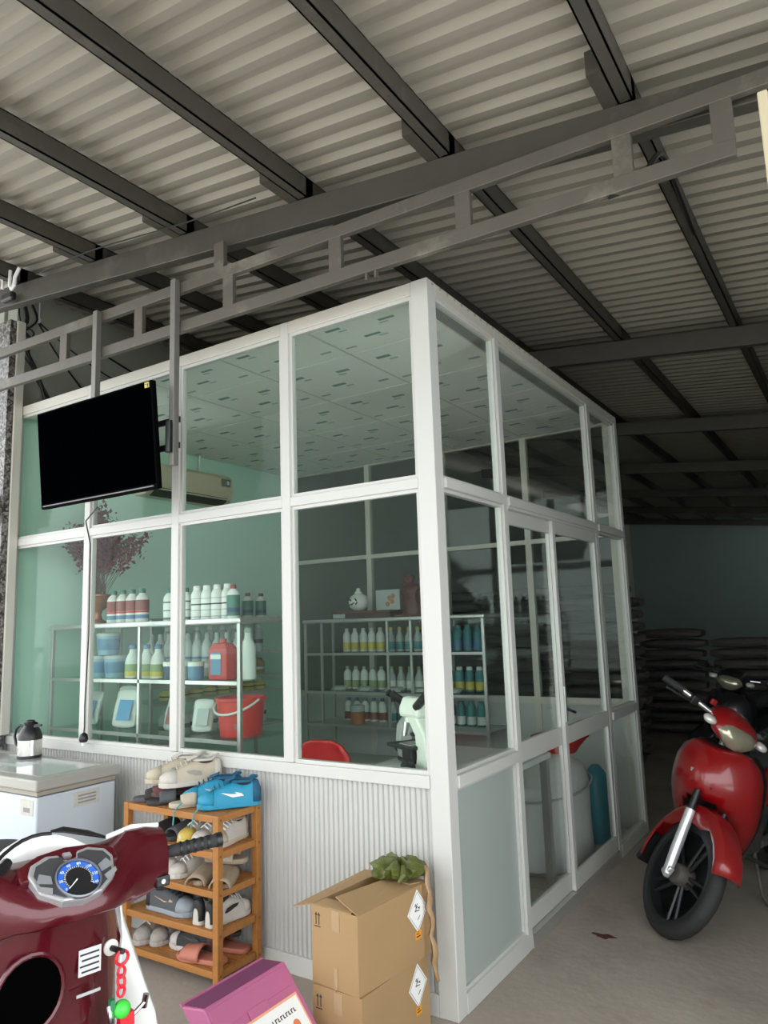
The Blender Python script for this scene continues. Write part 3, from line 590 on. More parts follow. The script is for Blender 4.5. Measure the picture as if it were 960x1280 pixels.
# ---------------------------------------------------------------- chest freezer, thermos, cup, stool
fz = thing('chest_freezer', 'white chest freezer with grey lid against the booth wall', 'freezer', (-2.42, -.345, 0))
fzw = mat('freezer_enamel', (.52, .57, .62), .35, 0, .03, 3); lidm = mat('freezer_lid', (.36, .35, .315), .4, 0, .12, 4, dirt=(.36, .33, .28), ds=3, dt=.62)
MB().box(-.555, .555, -.215, .215, .06, .75).build('body', fzw, fz, bev=.008)
MB().box(-.555, .555, -.215, .215, .756, .775).build('gasket', mat('freezer_gasket', (.33, .30, .24), .6), fz)
MB().box(-.57, .57, -.23, .23, .778, .83).build('lid', lidm, fz, bev=.008)
MB().box(-.5, .5, -.16, .16, .8302, .832).build('lid_glass', mat('lid_glass', (.42, .44, .42), .1, 0, .2, 3), fz)
for x in (-.5, .5):
    for y in (-.18, .18): MB().lathe([(.03, 0), (.03, .06)], 10, (x, y, 0)).build('foot', black, fz)
stk = mat('old_sticker', (.52, .50, .45), .7, 0, .25, 60)
MB().box(.5555, .557, -.02, .12, .665, .735).build('sticker', stk, fz); MB().box(.43, .53, -.2172, -.2155, .665, .735).build('sticker', stk, fz)
for i in range(3): MB().box(.557, .5575, .0, .1, .68+.016*i, .688+.016*i).build('sticker_print', mat('print_grey', (.25, .25, .25), .7), fz)
MB().box(.455, .505, -.2182, -.2172, .68, .70).build('sticker_print', mat('print_grey', (.25, .25, .25), .7), fz)
for i, (x, y, m) in enumerate(((-.16, -.06, Tl), (-.02, -.07, Gy), (.1, .0, Wp))): MB().box(x-.07, x+.05, y-.06, y+.05, .832, .8326).build('faded_decal', m if i == 0 else mat('decal_%d' % i, (.5, .55, .56), .4), fz)
th = thing('thermos_jug', 'black and steel thermos jug with handle on the freezer lid', 'thermos', (-2.50, -.21, .8305), .25)
th.scale = (.8, .8, .8)
MB().lathe([(.078, .02), (.078, .125)], 24).build('steel_body', mat('polished_steel', (.62, .61, .58), .22, .9), th, True)
MB().lathe([(.076, 0), (.08, .004), (.08, .02), (.077, .022)], 24).build('base_ring', black, th, True)
MB().lathe([(.079, .124), (.078, .15), (.062, .19), (.045, .21), (.04, .22)], 24).build('shoulder', black, th, True)
MB().lathe([(.045, .22), (.048, .232), (.03, .24), (.03, .248), (.02, .254)], 18).build('lid', black, th, True)
MB().loft([[(.03, -.02, .2), (.03, .02, .2), (.03, .015, .225), (.03, -.015, .225)], [(.095, -.008, .212), (.095, .008, .212), (.095, .006, .226), (.095, -.006, .226)]]).build('spout', black, th)
MB().tube([(-.045, 0, .205), (-.09, 0, .215), (-.125, 0, .19), (-.135, 0, .14), (-.12, 0, .09), (-.082, 0, .065)], .0095, 8).build('handle', black, th, True)
cu = thing('tea_cup', 'small white cup at the left of the freezer lid', 'cup', (-2.715, -.33, .8305)); MB().lathe([(.02, 0), (.022, .004), (.036, .035), (.034, .035), (.02, .008)], 16).build('bowl', Wp, cu, True); MB().lathe([(.034, .034), (.037, .036), (.034, .038)], 16).build('rim', Wp, cu, True)
sl = thing('stool', 'stool with black padded round seat and silver rim before the freezer', 'stool', (-1.655, -.92, 0))
MB().lathe([(.15, .60), (.17, .62), (.165, .64), (.12, .648)], 24).build('seat_pad', dark, sl, True); MB().lathe([(.168, .585), (.18, .59), (.18, .612), (.168, .618)], 24).build('rim', chrome, sl, True); MB().lathe([(.15, .52), (.165, .585)], 24).build('skirt', black, sl, True)
for k in range(4):
    a = PI/4+k*PI/2; MB().tube([(.12*math.cos(a), .12*math.sin(a), .55), (.17*math.cos(a), .17*math.sin(a), 0)], .011, 8).build('leg', steel, sl, True)
# ---------------------------------------------------------------- shoe rack
RW, RD = .62, .27; TZ = [.085, .24, .40, .557, .705]
rk = thing('shoe_rack', 'five-tier orange wooden shoe rack against the reeded panel', 'shoe rack', (-1.585, -.295, 0))
for x in (0, RW-.032):
    for y in (0, RD-.032): MB().box(x, x+.032, y, y+.032, 0, TZ[4]).build('leg', wood, rk, bev=.003)
for z in TZ:
    MB().box(.033, RW-.033, .002, .022, z-.03, z-.002).build('front_rail', wood, rk, bev=.002); MB().box(.033, RW-.033, RD-.022, RD-.002, z-.03, z-.002).build('back_rail', wood, rk, bev=.002)
    for x in (.006, RW-.026): MB().box(x, x+.02, .033, RD-.033, z-.032, z-.003).build('side_rail', wood, rk, bev=.002)
    n = 6
    for k in range(n):
        y0 = .026+k*(RD-.052)/n; MB().box(.027, RW-.027, y0, y0+(RD-.052)/n-.007, z-.012, z-.002).build('slat', wood, rk)
for z in TZ:
    for y in (.016, RD-.016): MB().lathe([(.005, 0), (.005, .0015)], 8, (RW, y, z-.018), RY(PI/2)).build('screw_cap', mat('dark_wood_plug', (.16, .07, .02), .6), rk)
def TT(k): return TZ[k]-.0015
# ---------------------------------------------------------------- shoes
TS = (0, .04, .13, .28, .44, .6, .75, .88, .96, 1); WS = (.4, .62, .72, .76, .80, .92, 1, .86, .58, .22); HS = (.05, .078, .088, .07, .084, .07, .052, .041, .032, .024)
def outline(L, Wd, k=1.0):
    a = [(-L/2+t*L, w*Wd/2*k) for t, w in zip(TS, WS)]; return a+[(x, -y) for x, y in a[::-1]]
def shoe(label, loc, yaw, um, som, acc, L=.275, Wd=.098, grp=None, lace=None, mark=None, markm=None, pitch=0, rollx=0, hs=1.0, side=-1, sole2=None):
    t = thing('shoe', label, 'shoe', loc, yaw, grp); t.rotation_euler = (rollx, pitch, yaw)
    b = MB(); o = outline(L, Wd, 1.06); b.prism(o, 0, .024); b.build('sole', som, t, bev=.006)
    if sole2: MB().prism(outline(L, Wd, 1.07), .0, .008).build('outsole', sole2, t)
    rings = []
    for tt, w, h in zip(TS, WS, HS):
        x = -L/2+tt*L*.985; ww = w*Wd/2; rings.append([(x, ww*math.copysign(abs(math.cos(a))**.75, math.cos(a)), .02+h*hs*math.sin(a)**.8) for a in [PI*k/8 for k in range(9)]])
    up = MB().loft(rings).build('upper', um, t, True)
    def grow(rs, k): return [[(x, y*k, .02+(z-.02)*k) for x, y, z in r_] for r_ in rs]
    MB().loft(grow(rings[6:], 1.03), caps=False, closed=False).build('toe_cap', sole2 or som, up, True, solid=.002)
    MB().loft([[(x-.0015, y, z) for x, y, z in r_] for r_ in grow(rings[:3], 1.03)], caps=False, closed=False).build('heel_counter', acc, up, True, solid=.002)
    MB().ell((-L*.245, 0, .02+.074*hs), (L*.185, Wd*.27, .013), 14, 6, RY(-.05)).build('lining', dark if acc is not dark else black, t, True)
    MB().tube([(-L*.245+L*.2*math.cos(q), Wd*.31*math.sin(q), .02+.083*hs+.012*math.cos(q)*.0+(.014 if math.cos(q) < -.7 else 0)) for q in [2*PI*k/16 for k in range(17)]], .007, 6).build('collar', acc, t, True)
    MB().cbox((-L*.02, 0, .02+.092*hs), (.05, .042, .008), RY(.35)).build('tongue', acc, t, bev=.003)
    for k in range(4):
        x = .0+.02*k*L/.275; zz = .02+hs*(.089-.0053*k*1.4)
        MB().tube([(x, -.024, zz-.012), (x+.004, 0, zz+.003), (x, .024, zz-.012)], .0028, 5).build('lace', lace or paper, up)
    if mark == 'swoosh':
        p = [(-x, y) for x, y in [(-.05, .0), (-.03, -.012), (0, -.01), (.06, .014), (.005, -.002), (-.022, -.002), (-.034, .012)]]
    elif mark == 'flash':
        p = [(-.06, -.008), (-.01, -.012), (.04, .012), (.0, .004), (-.03, .002), (-.02, .012), (-.05, .004)]
    elif mark == 'block': p = [(-.045, -.012), (-.015, -.02), (.02, -.004), (.03, .012), (-.0, .014), (-.035, .006)]
    else: p = None
    if p:
        for s_ in (side,):
            b = MB(); b.prism([(x*s_*-1 if False else x, y) for x, y in p], -.0015, .0015, RX(PI/2*1.0)@Matrix.Identity(4)); b.xf(RX(.28*s_*-1)); b.xf(TR(-L*.02, s_*(Wd*.405), .058)); b.build('side_mark', markm or paper, up)
    return t
def slide(label, loc, yaw, m, strap, L=.26, Wd=.095, grp=None, cover=.45, rot=None):
    t = thing('slipper', label, 'slipper', loc, yaw, grp)
    if rot: t.rotation_euler = (rot[0], rot[1], yaw)
    MB().prism(outline(L, Wd), 0, .022).build('footbed', m, t, bev=.006)
    rings = []
    for i in range(7):
        q = i/6; x = -.02+(L*cover)*q*.75; w = Wd*.5*(1.02-.05*q); hh = .055*(1-.35*q)
        rings.append([(x, w*math.cos(a), .012+hh*math.sin(a)**.8) for a in [PI*k/10 for k in range(11)]])
    MB().loft(rings, caps=False, closed=False).build('strap', strap, t, True, solid=.006)
    return t
def fab(n, c, r=.75, v=.12): return mat('shoe_'+n, c, r, 0, v, 25, .15, 90)
crm = fab('cream', (.48, .42, .32)); wht = fab('white', (.52, .49, .44)); gryl = fab('light grey', (.36, .33, .3)); blu = fab('turquoise', (.015, .25, .40), .6); navy = fab('navy', (.01, .09, .17)); blk = fab('black', (.025, .024, .024), .7); chr_ = fab('charcoal', (.075, .08, .085)); bei = fab('beige', (.32, .25, .175)); brn = fab('dark brown', (.09, .05, .04)); mar = fab('maroon', (.10, .03, .03)); pnk = fab('pink', (.5, .13, .2)); sal = fab('salmon', (.48, .17, .11), .6, .05); gum = fab('grey sole', (.28, .31, .34)); yel = fab('mustard', (.55, .40, .08))
z4 = TT(4)
A = -2.35   # pointing to the left and forward
slide('flat dark grey slipper at the left end of the rack top', (-1.475, -.19, z4), A, chr_, blk, .22, .08)
slide('flat black slipper beside the grey one on the rack top', (-1.365, -.2, z4), A+.1, blk, chr_, .22, .08)
slide('pale cream slipper peeping out under the turquoise shoes', (-1.23, -.2, z4), A+.1, crm, crm, .2, .08)
ms = thing('shoe', 'maroon loafer carrying the cream trainers on the rack top', 'shoe', (-1.40, -.12, z4+.024), A+.25)
MB().prism(outline(.26, .12, 1.0), 0, .02).build('sole', brn, ms, bev=.004); MB().loft([[(-.125+tt*.25, w*.056*math.cos(a), .015+.032*math.sin(a)**.6) for a in [PI*k/8 for k in range(9)]] for tt, w in zip(TS, WS)]).build('upper', mar, ms, True)
MB().cbox((.02, .0, .046), (.03, .09, .006)).build('strap', pnk, ms)
shoe('cream running shoe with pale laces on top of the maroon loafer', (-1.445, -.10, z4+.072), A+.05, crm, crm, wht, .29, .1, lace=wht, mark='block', markm=gryl, hs=1.1, side=1)
shoe('cream running shoe with grey side patches next to the turquoise pair', (-1.315, -.13, z4+.072), A+.2, crm, wht, wht, .29, .1, lace=wht, mark='block', markm=gryl, hs=1.1, side=1)
s1 = shoe('turquoise running shoe lying behind its pair on the rack top', (-1.175, -.12, z4+.004), A-.05, blu, blu, navy, .28, .1, lace=navy, mark='flash', side=1, hs=1.08)
s2 = shoe('turquoise running shoe with white side flash and laces hanging over the edge', (-1.045, -.15, z4+.004), A+.02, blu, blu, navy, .28, .1, lace=navy, mark='flash', side=1, hs=1.08)
for i, x in enumerate((-1.215, -1.09)):
    o = MB().tube([(x, -.27, z4+.03), (x-.01, -.306, z4+.0), (x-.015-.01*i, -.308, z4-.06)], .0035, 5).build('shoelace', fab('teal lace', (.08, .28, .30))); tag(o, ('thin teal shoelace dangling from the rack top near the middle', 'thin teal shoelace dangling from the rack top near its right leg')[i], 'shoelace')
F = -PI/2
z3 = TT(3)
slide('black rubber clog with round holes on the second tier', (-1.415, -.155, z3), F-.05, blk, blk, .24, .1, cover=.8)
slide('black strapped sandal beside the clog on the second tier', (-1.31, -.155, z3), F-.05, blk, chr_, .24, .09, cover=.6)
shoe('white and black trainer with mustard trim on the second tier', (-1.215, -.16, z3), F-.05, wht, yel, blk, .24, .09, hs=.85)
shoe('white trainer with black collar next to the rack leg, second tier', (-1.13, -.16, z3), F+.0, wht, wht, blk, .24, .088, hs=.85)
shoe('off-white trainer at the right end of the second tier', (-1.045, -.15, z3), F+.1, wht, crm, bei, .235, .085, hs=.9)
z2 = TT(2)
shoe('white canvas slip-on shoe on the third tier', (-1.265, -.155, z2), F-.2, wht, wht, chr_, .24, .088, hs=.8)
shoe('white and grey canvas shoe behind the slip-on, third tier', (-1.345, -.145, z2), F-.1, gryl, wht, blk, .24, .088, hs=.9)
shoe('dark trainer at the left end of the third tier', (-1.45, -.15, z2), F, chr_, blk, blk, .24, .088, hs=.8)
slide('beige felt mule with closed toe on the third tier', (-1.155, -.16, z2), F+.4, bei, bei, .25, .092, cover=.95)
slide('beige felt mule at the right end of the third tier', (-1.05, -.15, z2), F+.55, bei, bei, .25, .092, cover=.95)
slide('flat beige slipper laid on the two mules', (-1.07, -.14, z2+.07), .35, bei, crm, .2, .085)
z1 = TT(1)
shoe('charcoal running shoe with pale curved side mark on the fourth tier', (-1.335, -.215, z1), .06, chr_, gum, blk, .285, .1, lace=blk, mark='swoosh', markm=fab('peach', (.62, .42, .32)), side=-1, sole2=None)
shoe('charcoal running shoe half hidden behind the one with the pale mark', (-1.345, -.1, z1), .02, chr_, gum, blk, .285, .1, lace=blk)
shoe('white trainer with black heel patch on the fourth tier', (-1.12, -.16, z1), PI/2+.05, wht, wht, blk, .24, .082, mark='block', markm=blk)
shoe('white trainer with black heel patch beside the rack leg, fourth tier', (-1.035, -.16, z1), PI/2-.05, wht, wht, blk, .24, .08, mark='block', markm=blk)
for x, q in ((-1.12, 0), (-1.035, 1)):
    pass
z0 = TT(0)
shoe('worn beige grey shoe at the left end of the bottom tier', (-1.505, -.16, z0), F-.02, bei, gryl, brn, .25, .09)
shoe('worn grey shoe next to the black runner, bottom tier', (-1.425, -.13, z0), F+.0, gryl, gryl, brn, .25, .085)
shoe('black running shoe with white sole on the bottom tier', (-1.235, -.175, z0), PI+.08, blk, wht, brn, .27, .09, lace=blk, mark='flash', markm=chr_, side=1)
slide('salmon pink slide with wide strap on the bottom tier', (-1.125, -.235, z0), PI+.12, sal, sal, .25, .1, cover=.55)
slide('salmon pink slide at the back of the bottom tier', (-1.12, -.105, z0), PI+.2, sal, sal, .25, .1, cover=.55)
slide('black slipper with white band leaning at the back of the bottom tier', (-1.10, -.085, z0+.1), 2.6, blk, wht, .2, .08, rot=(0, -.25, 0))

# ---------------------------------------------------------------- cardboard boxes
BW, BD, BH = .215, .42, .256
def carton(label, loc, rz, opened):
    t = thing('cardboard_box', label, 'box', loc, rz)
    w = .004; b = MB()
    b.box(0, w, 0, BD, 0, BH).box(BW-w, BW, 0, BD, 0, BH).box(w, BW-w, 0, w, 0, BH).box(w, BW-w, BD-w, BD, 0, BH).box(w, BW-w, w, BD-w, 0, w); b.build('walls', cardb, t)
    if opened:
        MB().add([(BW-.003, .005, BH), (BW-.003, BD-.005, BH), (BW*.45, BD-.03, BH+.012), (BW*.42, .03, BH+.03)], [(0, 1, 2, 3)]).build('flap', cardb, t, solid=.004)
        MB().add([(.003, .005, BH), (.003, BD-.005, BH), (-.1, BD-.005, BH-.012), (-.1, .005, BH-.03)], [(0, 1, 2, 3)]).build('flap', cardb, t, solid=.004)
        MB().add([(.005, .003, BH), (BW-.03, .003, BH), (BW-.05, .06, BH+.004), (.02, .06, BH+.004)], [(0, 1, 2, 3)]).build('flap', cardb, t, solid=.004)
        MB().add([(.005, BD-.003, BH), (BW-.005, BD-.003, BH), (BW-.02, BD-.09, BH+.008), (.02, BD-.09, BH+.008)], [(0, 1, 2, 3)]).build('flap', cardin, t, solid=.004)
    else:
        MB().box(0, BW/2-.001, 0, BD, BH, BH+.004).build('flap', cardb, t); MB().box(BW/2+.001, BW, 0, BD, BH, BH+.004).build('flap', cardb, t)
    tape = mat('packing_tape', (.42, .29, .16), .25, 0, .1, 20)
    MB().box(BW*.44, BW*.62, -.0015, -.0004, BH-.07, BH-.001).build('tape', tape, t); MB().box(BW*.48, BW*.56, -.0015, -.0004, .0, .07).build('tape', tape, t)
    ink = mat('black_ink', (.04, .035, .03), .8)
    for k in (0, 1):   # two up arrows
        x = .022+.014*k; MB().box(x-.0015, x+.0015, -.0012, -.0003, BH-.062, BH-.03).build('arrow_mark', ink, t); MB().prism([(x-.006, BH-.032), (x+.006, BH-.032), (x, BH-.022)], .0003, .0012, RX(PI/2)).build('arrow_mark', ink, t)
    MB().box(.014, .043, -.0012, -.0003, BH-.07, BH-.067).build('arrow_mark', ink, t)
    # hazard diamond: dead tree and fish
    cy, cz, s = BD-.078, BH-.085, .076
    MB().prism([(0, -s), (s*.82, 0), (0, s), (-s*.82, 0)], 0, .0008, Matrix(((0, 0, 1, 0), (1, 0, 0, 0), (0, 1, 0, 0), (0, 0, 0, 1))), (BW+.0003, cy, cz)).build('hazard_label', paper, t); hl = [o for o in t.children if o.name.startswith('hazard_label')][0]
    b = MB(); s2 = s*.88
    P4 = [(0, -s2), (s2*.82, 0), (0, s2), (-s2*.82, 0)]
    for k in range(4):
        a, c = P4[k], P4[(k+1) % 4]; b.tube([(BW+.0013, cy+a[0], cz+a[1]), (BW+.0013, cy+c[0], cz+c[1])], .0007, 4)
    b.build('hazard_border', ink, hl)
    b = MB(); X = BW+.0014
    for q in (((-.012, .0), (-.008, .018), (-.013, .028)), ((-.008, .018), (.0, .026)), ((-.009, .012), (.001, .016)), ((-.018, .004), (.01, .0)), ((-.009, .02), (-.018, .022)), ((.004, .012), (.014, .006)), ((.004, .008), (.014, .012)), ((.0, -.03), (.014, -.018))): b.tube([(X, cy+p[0], cz+p[1]) for p in q], .0016, 4)
    b.build('hazard_symbol', ink, hl)
    MB().box(BW+.0003, BW+.0011, cy-.018, cy+.02, cz-.098, cz-.068).build('orange_sticker', mat('orange_label', (.75, .30, .02), .6), t); MB().box(BW+.0011, BW+.0014, cy-.012, cy+.014, cz-.09, cz-.086).box(BW+.0011, BW+.0014, cy-.012, cy+.004, cz-.08, cz-.077).build('sticker_print', ink, t)
    return t
carton('lower cardboard box with hazard diamond, carrying another box', (-.314, -.478, 0), -.035, False)
carton('upper cardboard box with open flaps and hazard diamond', (-.322, -.468, BH+.0055), -.095, True)
hz = thing('olive_bag', 'crumpled olive green plastic bag on the open cardboard box', 'bag', (-.165, -.125, 2*BH+.018))
b = MB(); rgx = random.Random(5)
def crumple(q, z): return 1+.13*math.sin(6*q+z*70)+.10*math.sin(13*q-z*110+1)+.07*math.sin(23*q+z*60)+rgx.uniform(-.05, .05)
b.loft([[(.098*s_*crumple(q, z)*math.cos(q), .085*s_*crumple(q+1, z)*math.sin(q), z*(1+.25*math.sin(5*q+2))+rgx.uniform(-.004, .004)) for q in [2*PI*k/48 for k in range(48)]] for z, s_ in ((.012, .8), (.02, 1.0), (.032, 1.06), (.045, 1.0), (.056, .85), (.062, .62), (.058, .4), (.064, .2), (.06, .08))])
b.build('bag_body', mat('olive_plastic', (.085, .10, .018), .4, 0, .4, 25, .6, 40), hz, True)
MB().tube([(.05, -.05, .06), (.07, -.08, .04), (.06, -.1, .02)], [.01, .012, .006], 8).build('knot', MATS['olive_plastic'], hz, True)
rows = []
for k in range(15):
    q = k/14; wv_ = .006*math.sin(k*1.9); c_ = Vector((-.085+.05*min(1, q*4), -.085-.03*min(1, q*3), .575)) if q < .12 else Vector((-.058+.03*q+wv_, -.112-.004*math.sin(k*2.3), .575-.43*(q-.1)))
    h_ = .012+.003*math.sin(k*1.3); rows.append([c_+Vector((-h_, .007, 0)), c_+Vector((0, -.004+.003*math.sin(k), 0)), c_+Vector((h_, .006, 0))])
tp = tag(MB().loft(rows, caps=False, closed=False).build('tape_strip', mat('brown_tape', (.36, .23, .115), .3, 0, .2, 40), None, True, solid=.002), 'long crinkled strip of brown packing tape hanging off the upper box', 'tape')
# ---------------------------------------------------------------- pink box (leaning back)
pb = thing('pink_box', 'pink carton with white orange-bordered label leaning on the floor', 'box', (-.163, -.718, 0))
pk = mat('pink_card', (.47, .13, .26), .5, 0, .06, 6); pur = mat('purple_card', (.16, .03, .10), .5)
Mp = RY(math.atan2(.256, .3)*-1)
TH = .085; HH = .365; hw = .19
def pbx(*a): return MB().box(*a).xf(Mp)
b = MB(); DB = .055
b.loft([[(0, y, 0), (0, y, HH), (-TH, y, HH+DB), (-TH, y, 0)] for y in (-hw, hw)]); b.xf(Mp); zmin = min(v.z for v in b.v); b.build('carton', [pk], pb, bev=.004)
pb.location.z = -zmin
MB().loft([[(-.006, y, HH+.004), (-.006, y, HH+.006), (-TH+.008, y, HH+DB+.0), (-TH+.008, y, HH+DB-.004)] for y in (-hw+.008, hw-.008)]).xf(Mp).build('lid_face', pur, pb)
pbx(-TH-.003, -TH+.003, -hw, hw, HH+DB-.002, HH+DB+.008).build('lid_edge', pk, pb)
pbx(.0, .003, -hw+.01, hw-.01, HH-.075, HH-.01).build('flap', pk, pb, bev=.002)
pbx(.003, .006, -.05, .04, HH-.1, HH-.07).build('tab', pk, pb, bev=.002)
pbx(.0, .002, -.12, hw-.02, .1, HH-.1).build('label_border', mat('peach_border', (.85, .42, .25), .6), pb)
pbx(.002, .0035, -.112, hw-.028, .108, HH-.108).build('label', paper, pb)
ink = MATS['black_ink']; b = MB()
for i in range(9):
    y = .02+.013*i; b.box(.0035, .0042, y, y+.004, HH-.15, HH-.137); b.box(.0035, .0042, y, y+.01, HH-.14, HH-.137) if i % 2 else b.box(.0035, .0042, y, y+.009, HH-.15, HH-.147)
b.xf(Mp).build('label_script', ink, pb)
MB().lathe([(.016, 0), (.016, .001)], 14, (.0035, .11, HH-.185), RY(PI/2)).xf(Mp).build('label_dot', mat('orange_dot', (.75, .2, .08), .6), pb)
# ---------------------------------------------------------------- dark stain on the floor
tag(MB().prism([(.05*math.cos(q)*(1+.4*math.sin(3*q)), .025*math.sin(q)*(1+.3*math.cos(5*q))) for q in [2*PI*k/20 for k in range(20)]], .0005, .002, None, (.24, 1.02, 0)).build('leaf', mat('dark_red_scrap', (.09, .02, .018), .7)), 'small dark red scrap lying on the concrete floor', 'scrap')

# ---------------------------------------------------------------- sacks in the warehouse
sacm = mat('dark_woven_sack', (.17, .155, .15), .7, 0, .3, 9, .4, 20); sack_proto = []
def sackmesh(seed, m):
    rg = random.Random(seed); rings = []
    for i in range(9):
        q = i/8; x = -.4+.8*q; e = math.sin(PI*min(1, max(0, q*.96+.02)))**.22
        rings.append([(x, .25*e*math.copysign(abs(math.cos(a))**.8, math.cos(a)), .065+.063*e**.8*math.copysign(abs(math.sin(a))**.7, math.sin(a))*(1 if math.sin(a) < 0 else 1)+rg.uniform(-.004, .004)) for a in [2*PI*k/12 for k in range(12)]])
    return MB().loft(rings)
def stack(x, y, rz, n, label, grp, m):
    rg = random.Random(int(x*100+y*37)); first = None
    for k in range(n):
        if label not in SK:
            o = sackmesh(len(SK), m).build('sack', m, None, True); tag(o, label, 'sack', grp); SK[label] = o; c = o
        else: c = SK[label].copy(); COL.objects.link(c)
        c.location = (x+rg.uniform(-.025, .025), y+rg.uniform(-.02, .02), k*.131); c.rotation_euler = (0, 0, rz+rg.uniform(-.05, .05))
SK = {}
LA = 'dark woven sack in the tall stacks right behind the glass booth'
for x in (-1.0, -1.85, -2.7): stack(x, 5.2, 0, 14, LA, 'sacks in the tall stacks', sacm)
stack(-1.05, 5.75, 0, 13, LA, 'sacks in the tall stacks', sacm)
LB = 'dark sack in the low stacks across the back of the store'
for i, (x, n) in enumerate(((-.75, 10), (.12, 9), (.98, 10), (1.85, 9))): stack(x, 7.6+.1*(i % 2), 0, n, LB, 'sacks in the low stacks', sacm)
# ---------------------------------------------------------------- motorbikes
def motorbike(label, loc, rz, steer, lean, pm, cat='motorbike', name='motorbike', dim=False):
    t = thing(name, label, cat, loc, rz)
    k = Vector((-.454, 0, .891)); Apt = Vector((.075, 0, 0))
    MS = TR(*Apt) @ Matrix.Rotation(steer, 4, k) @ TR(*(-Apt)); ML = RX(-lean)
    R = .285
    def fin(b, nm, m, sm=True, steered=False, par=None, **kw):
        if steered: b.xf(MS)
        b.xf(ML); return b.build(nm, m, par or t, sm, **kw)
    def wheel(cx, st_, wd):
        My = RX(PI/2); c = (cx, 0, R)
        b = MB(); n = 28; rings = []
        for i in range(n+1):
            a = 2*PI*i/n; rings.append([(cx+(R-.036+.036*math.cos(q))*math.cos(a), wd*math.sin(q), R+(R-.036+.036*math.cos(q))*math.sin(a)) for q in [2*PI*j/10 for j in range(10)]])
        b.loft(rings, caps=False); w = fin(b, 'front_wheel' if st_ else 'rear_wheel', rubber, True, st_)
        b = MB().lathe([(R-.075, -.03), (R-.05, -.032), (R-.05, .032), (R-.075, .03), (R-.075, -.03)], 28, c, My); fin(b, 'rim', mat('dark_alloy', (.035, .035, .038), .4, .5), True, st_, w)
        for q in range(5):
            a = 2*PI*q/5+.3; d = Vector((math.cos(a), 0, math.sin(a))); n2 = Vector((-d.z, 0, d.x))
            b = MB()
            for sg_ in (-1, 1): b.tube([Vector(c)+d*.035+n2*.012*sg_, Vector(c)+d*(R-.07)+n2*.03*sg_], .009, 6)
            fin(b, 'spoke', MATS['dark_alloy'], True, st_, w)
        fin(MB().lathe([(.045, -.05), (.05, -.03), (.05, .03), (.045, .05)], 18, c, My), 'hub', steel, True, st_, w)
    wheel(0, True, .038); wheel(-1.22, False, .045)
    fin(MB().lathe([(.1, -.052), (.1, -.048), (.05, -.048)], 24, (0, 0, R), RX(PI/2)), 'brake_disc', mat('worn_disc', (.2, .18, .16), .4, .7), True, True)
    forkm = mat('fork_silver', (.75, .77, .78), .25, .6)
    for s_ in (-1, 1):
        o_ = Vector((0, s_*.085, R)); fin(MB().tube([o_-k*.02, o_+k*.1, o_+k*.3], [.022, .026, .024], 12), 'fork_leg', forkm, True, True)
        fin(MB().tube([o_+k*.3, o_+k*.40], .018, 10), 'fork_tube', black, True, True)
        fin(MB().cbox(o_+Vector((0, 0, -.005)), (.05, .03, .06)), 'axle_lug', forkm, True, True, bev=.008)
    # front mudguard
    rings = []
    for i in range(13):
        a = math.radians(40+i*(165)/12); rr_ = R+.035
        rings.append([(rr_*math.cos(a)+dx*math.cos(a), y, R+rr_*math.sin(a)+dx*math.sin(a)) for y, dx in ((-.066, -.075 if 3 < i < 9 else -.03), (-.064, -.01), (-.045, .018), (0, .028), (.045, .018), (.064, -.01), (.066, -.075 if 3 < i < 9 else -.03))])
    fin(MB().loft(rings, caps=False, closed=False), 'front_mudguard', pm, True, True, solid=.005)
    fin(MB().box(-R-.03, -R+.0, -.055, .055, R-.17, R+.0), 'mud_flap', black, False, True)
    # leg shield (fixed) with lower side wings
    rings = []
    for z, w, nose, back in ((.33, .15, -.36, -.42), (.42, .19, -.32, -.41), (.50, .215, -.285, -.40), (.57, .225, -.25, -.39), (.61, .228, -.225, -.385), (.66, .228, -.21, -.385), (.74, .22, -.225, -.39), (.80, .195, -.265, -.395), (.84, .15, -.31, -.395), (.855, .09, -.33, -.39)):
        rings.append([(.05+nose+(back-nose)*(abs(-1+2*j/12))**1.9, -w+2*w*j/12, z) for j in range(13)])
    ls = MB(); fs_ = [(i*13+j, i*13+j+1, (i+1)*13+j+1, (i+1)*13+j) for i in range(9) for j in range(12) if not ((i < 2 and 2 <= j <= 9) or (i == 2 and 3 <= j <= 8) or (i == 3 and 4 <= j <= 7))]
    ls.add([p for r_ in rings for p in r_], fs_); fin(ls, 'leg_shield', pm, True, solid=.008)
    fin(MB().loft([[(x-.06, y*.96, z) for x, y, z in r_] for r_ in rings], caps=False, closed=False), 'inner_shield', black, True, solid=.006)
    for s_ in (-1, 1): fin(MB().cbox((-.172, s_*.03, .69), (.006, .05, .012), RX(-s_*.5)), 'emblem_wing', black, False)
    fin(MB().cbox((-.187, -.06, .735), (.006, .02, .02)), 'badge', chrome, False); 
    # head cowl, headlight, bars
    hc = Vector((-.40, 0, .955))
    rings = []
    for x, w, h, dz in ((-.13, .03, .02, .0), (-.11, .085, .05, 0), (-.04, .125, .07, 0), (.03, .13, .075, -.01), (.075, .115, .065, -.02), (.105, .08, .045, -.03), (.115, .03, .02, -.035)):
        rings.append([(hc.x+x, w*math.cos(a), hc.z+dz+h*math.sin(a)) for a in [2*PI*q/18 for q in range(18)]])
    fin(MB().loft(rings), 'head_cowl', pm, True, True)
    rings = []
    for x, w, h, dz in ((.06, .112, .062, -.022), (.1, .1, .058, -.028), (.12, .07, .042, -.034), (.128, .025, .016, -.036)):
        rings.append([(hc.x+x, w*math.copysign(abs(math.cos(a))**.7, math.cos(a))*(1-.4*max(0, -math.sin(a))), hc.z+dz-.004+h*math.sin(a)) for a in [2*PI*q/16 for q in range(16)]])
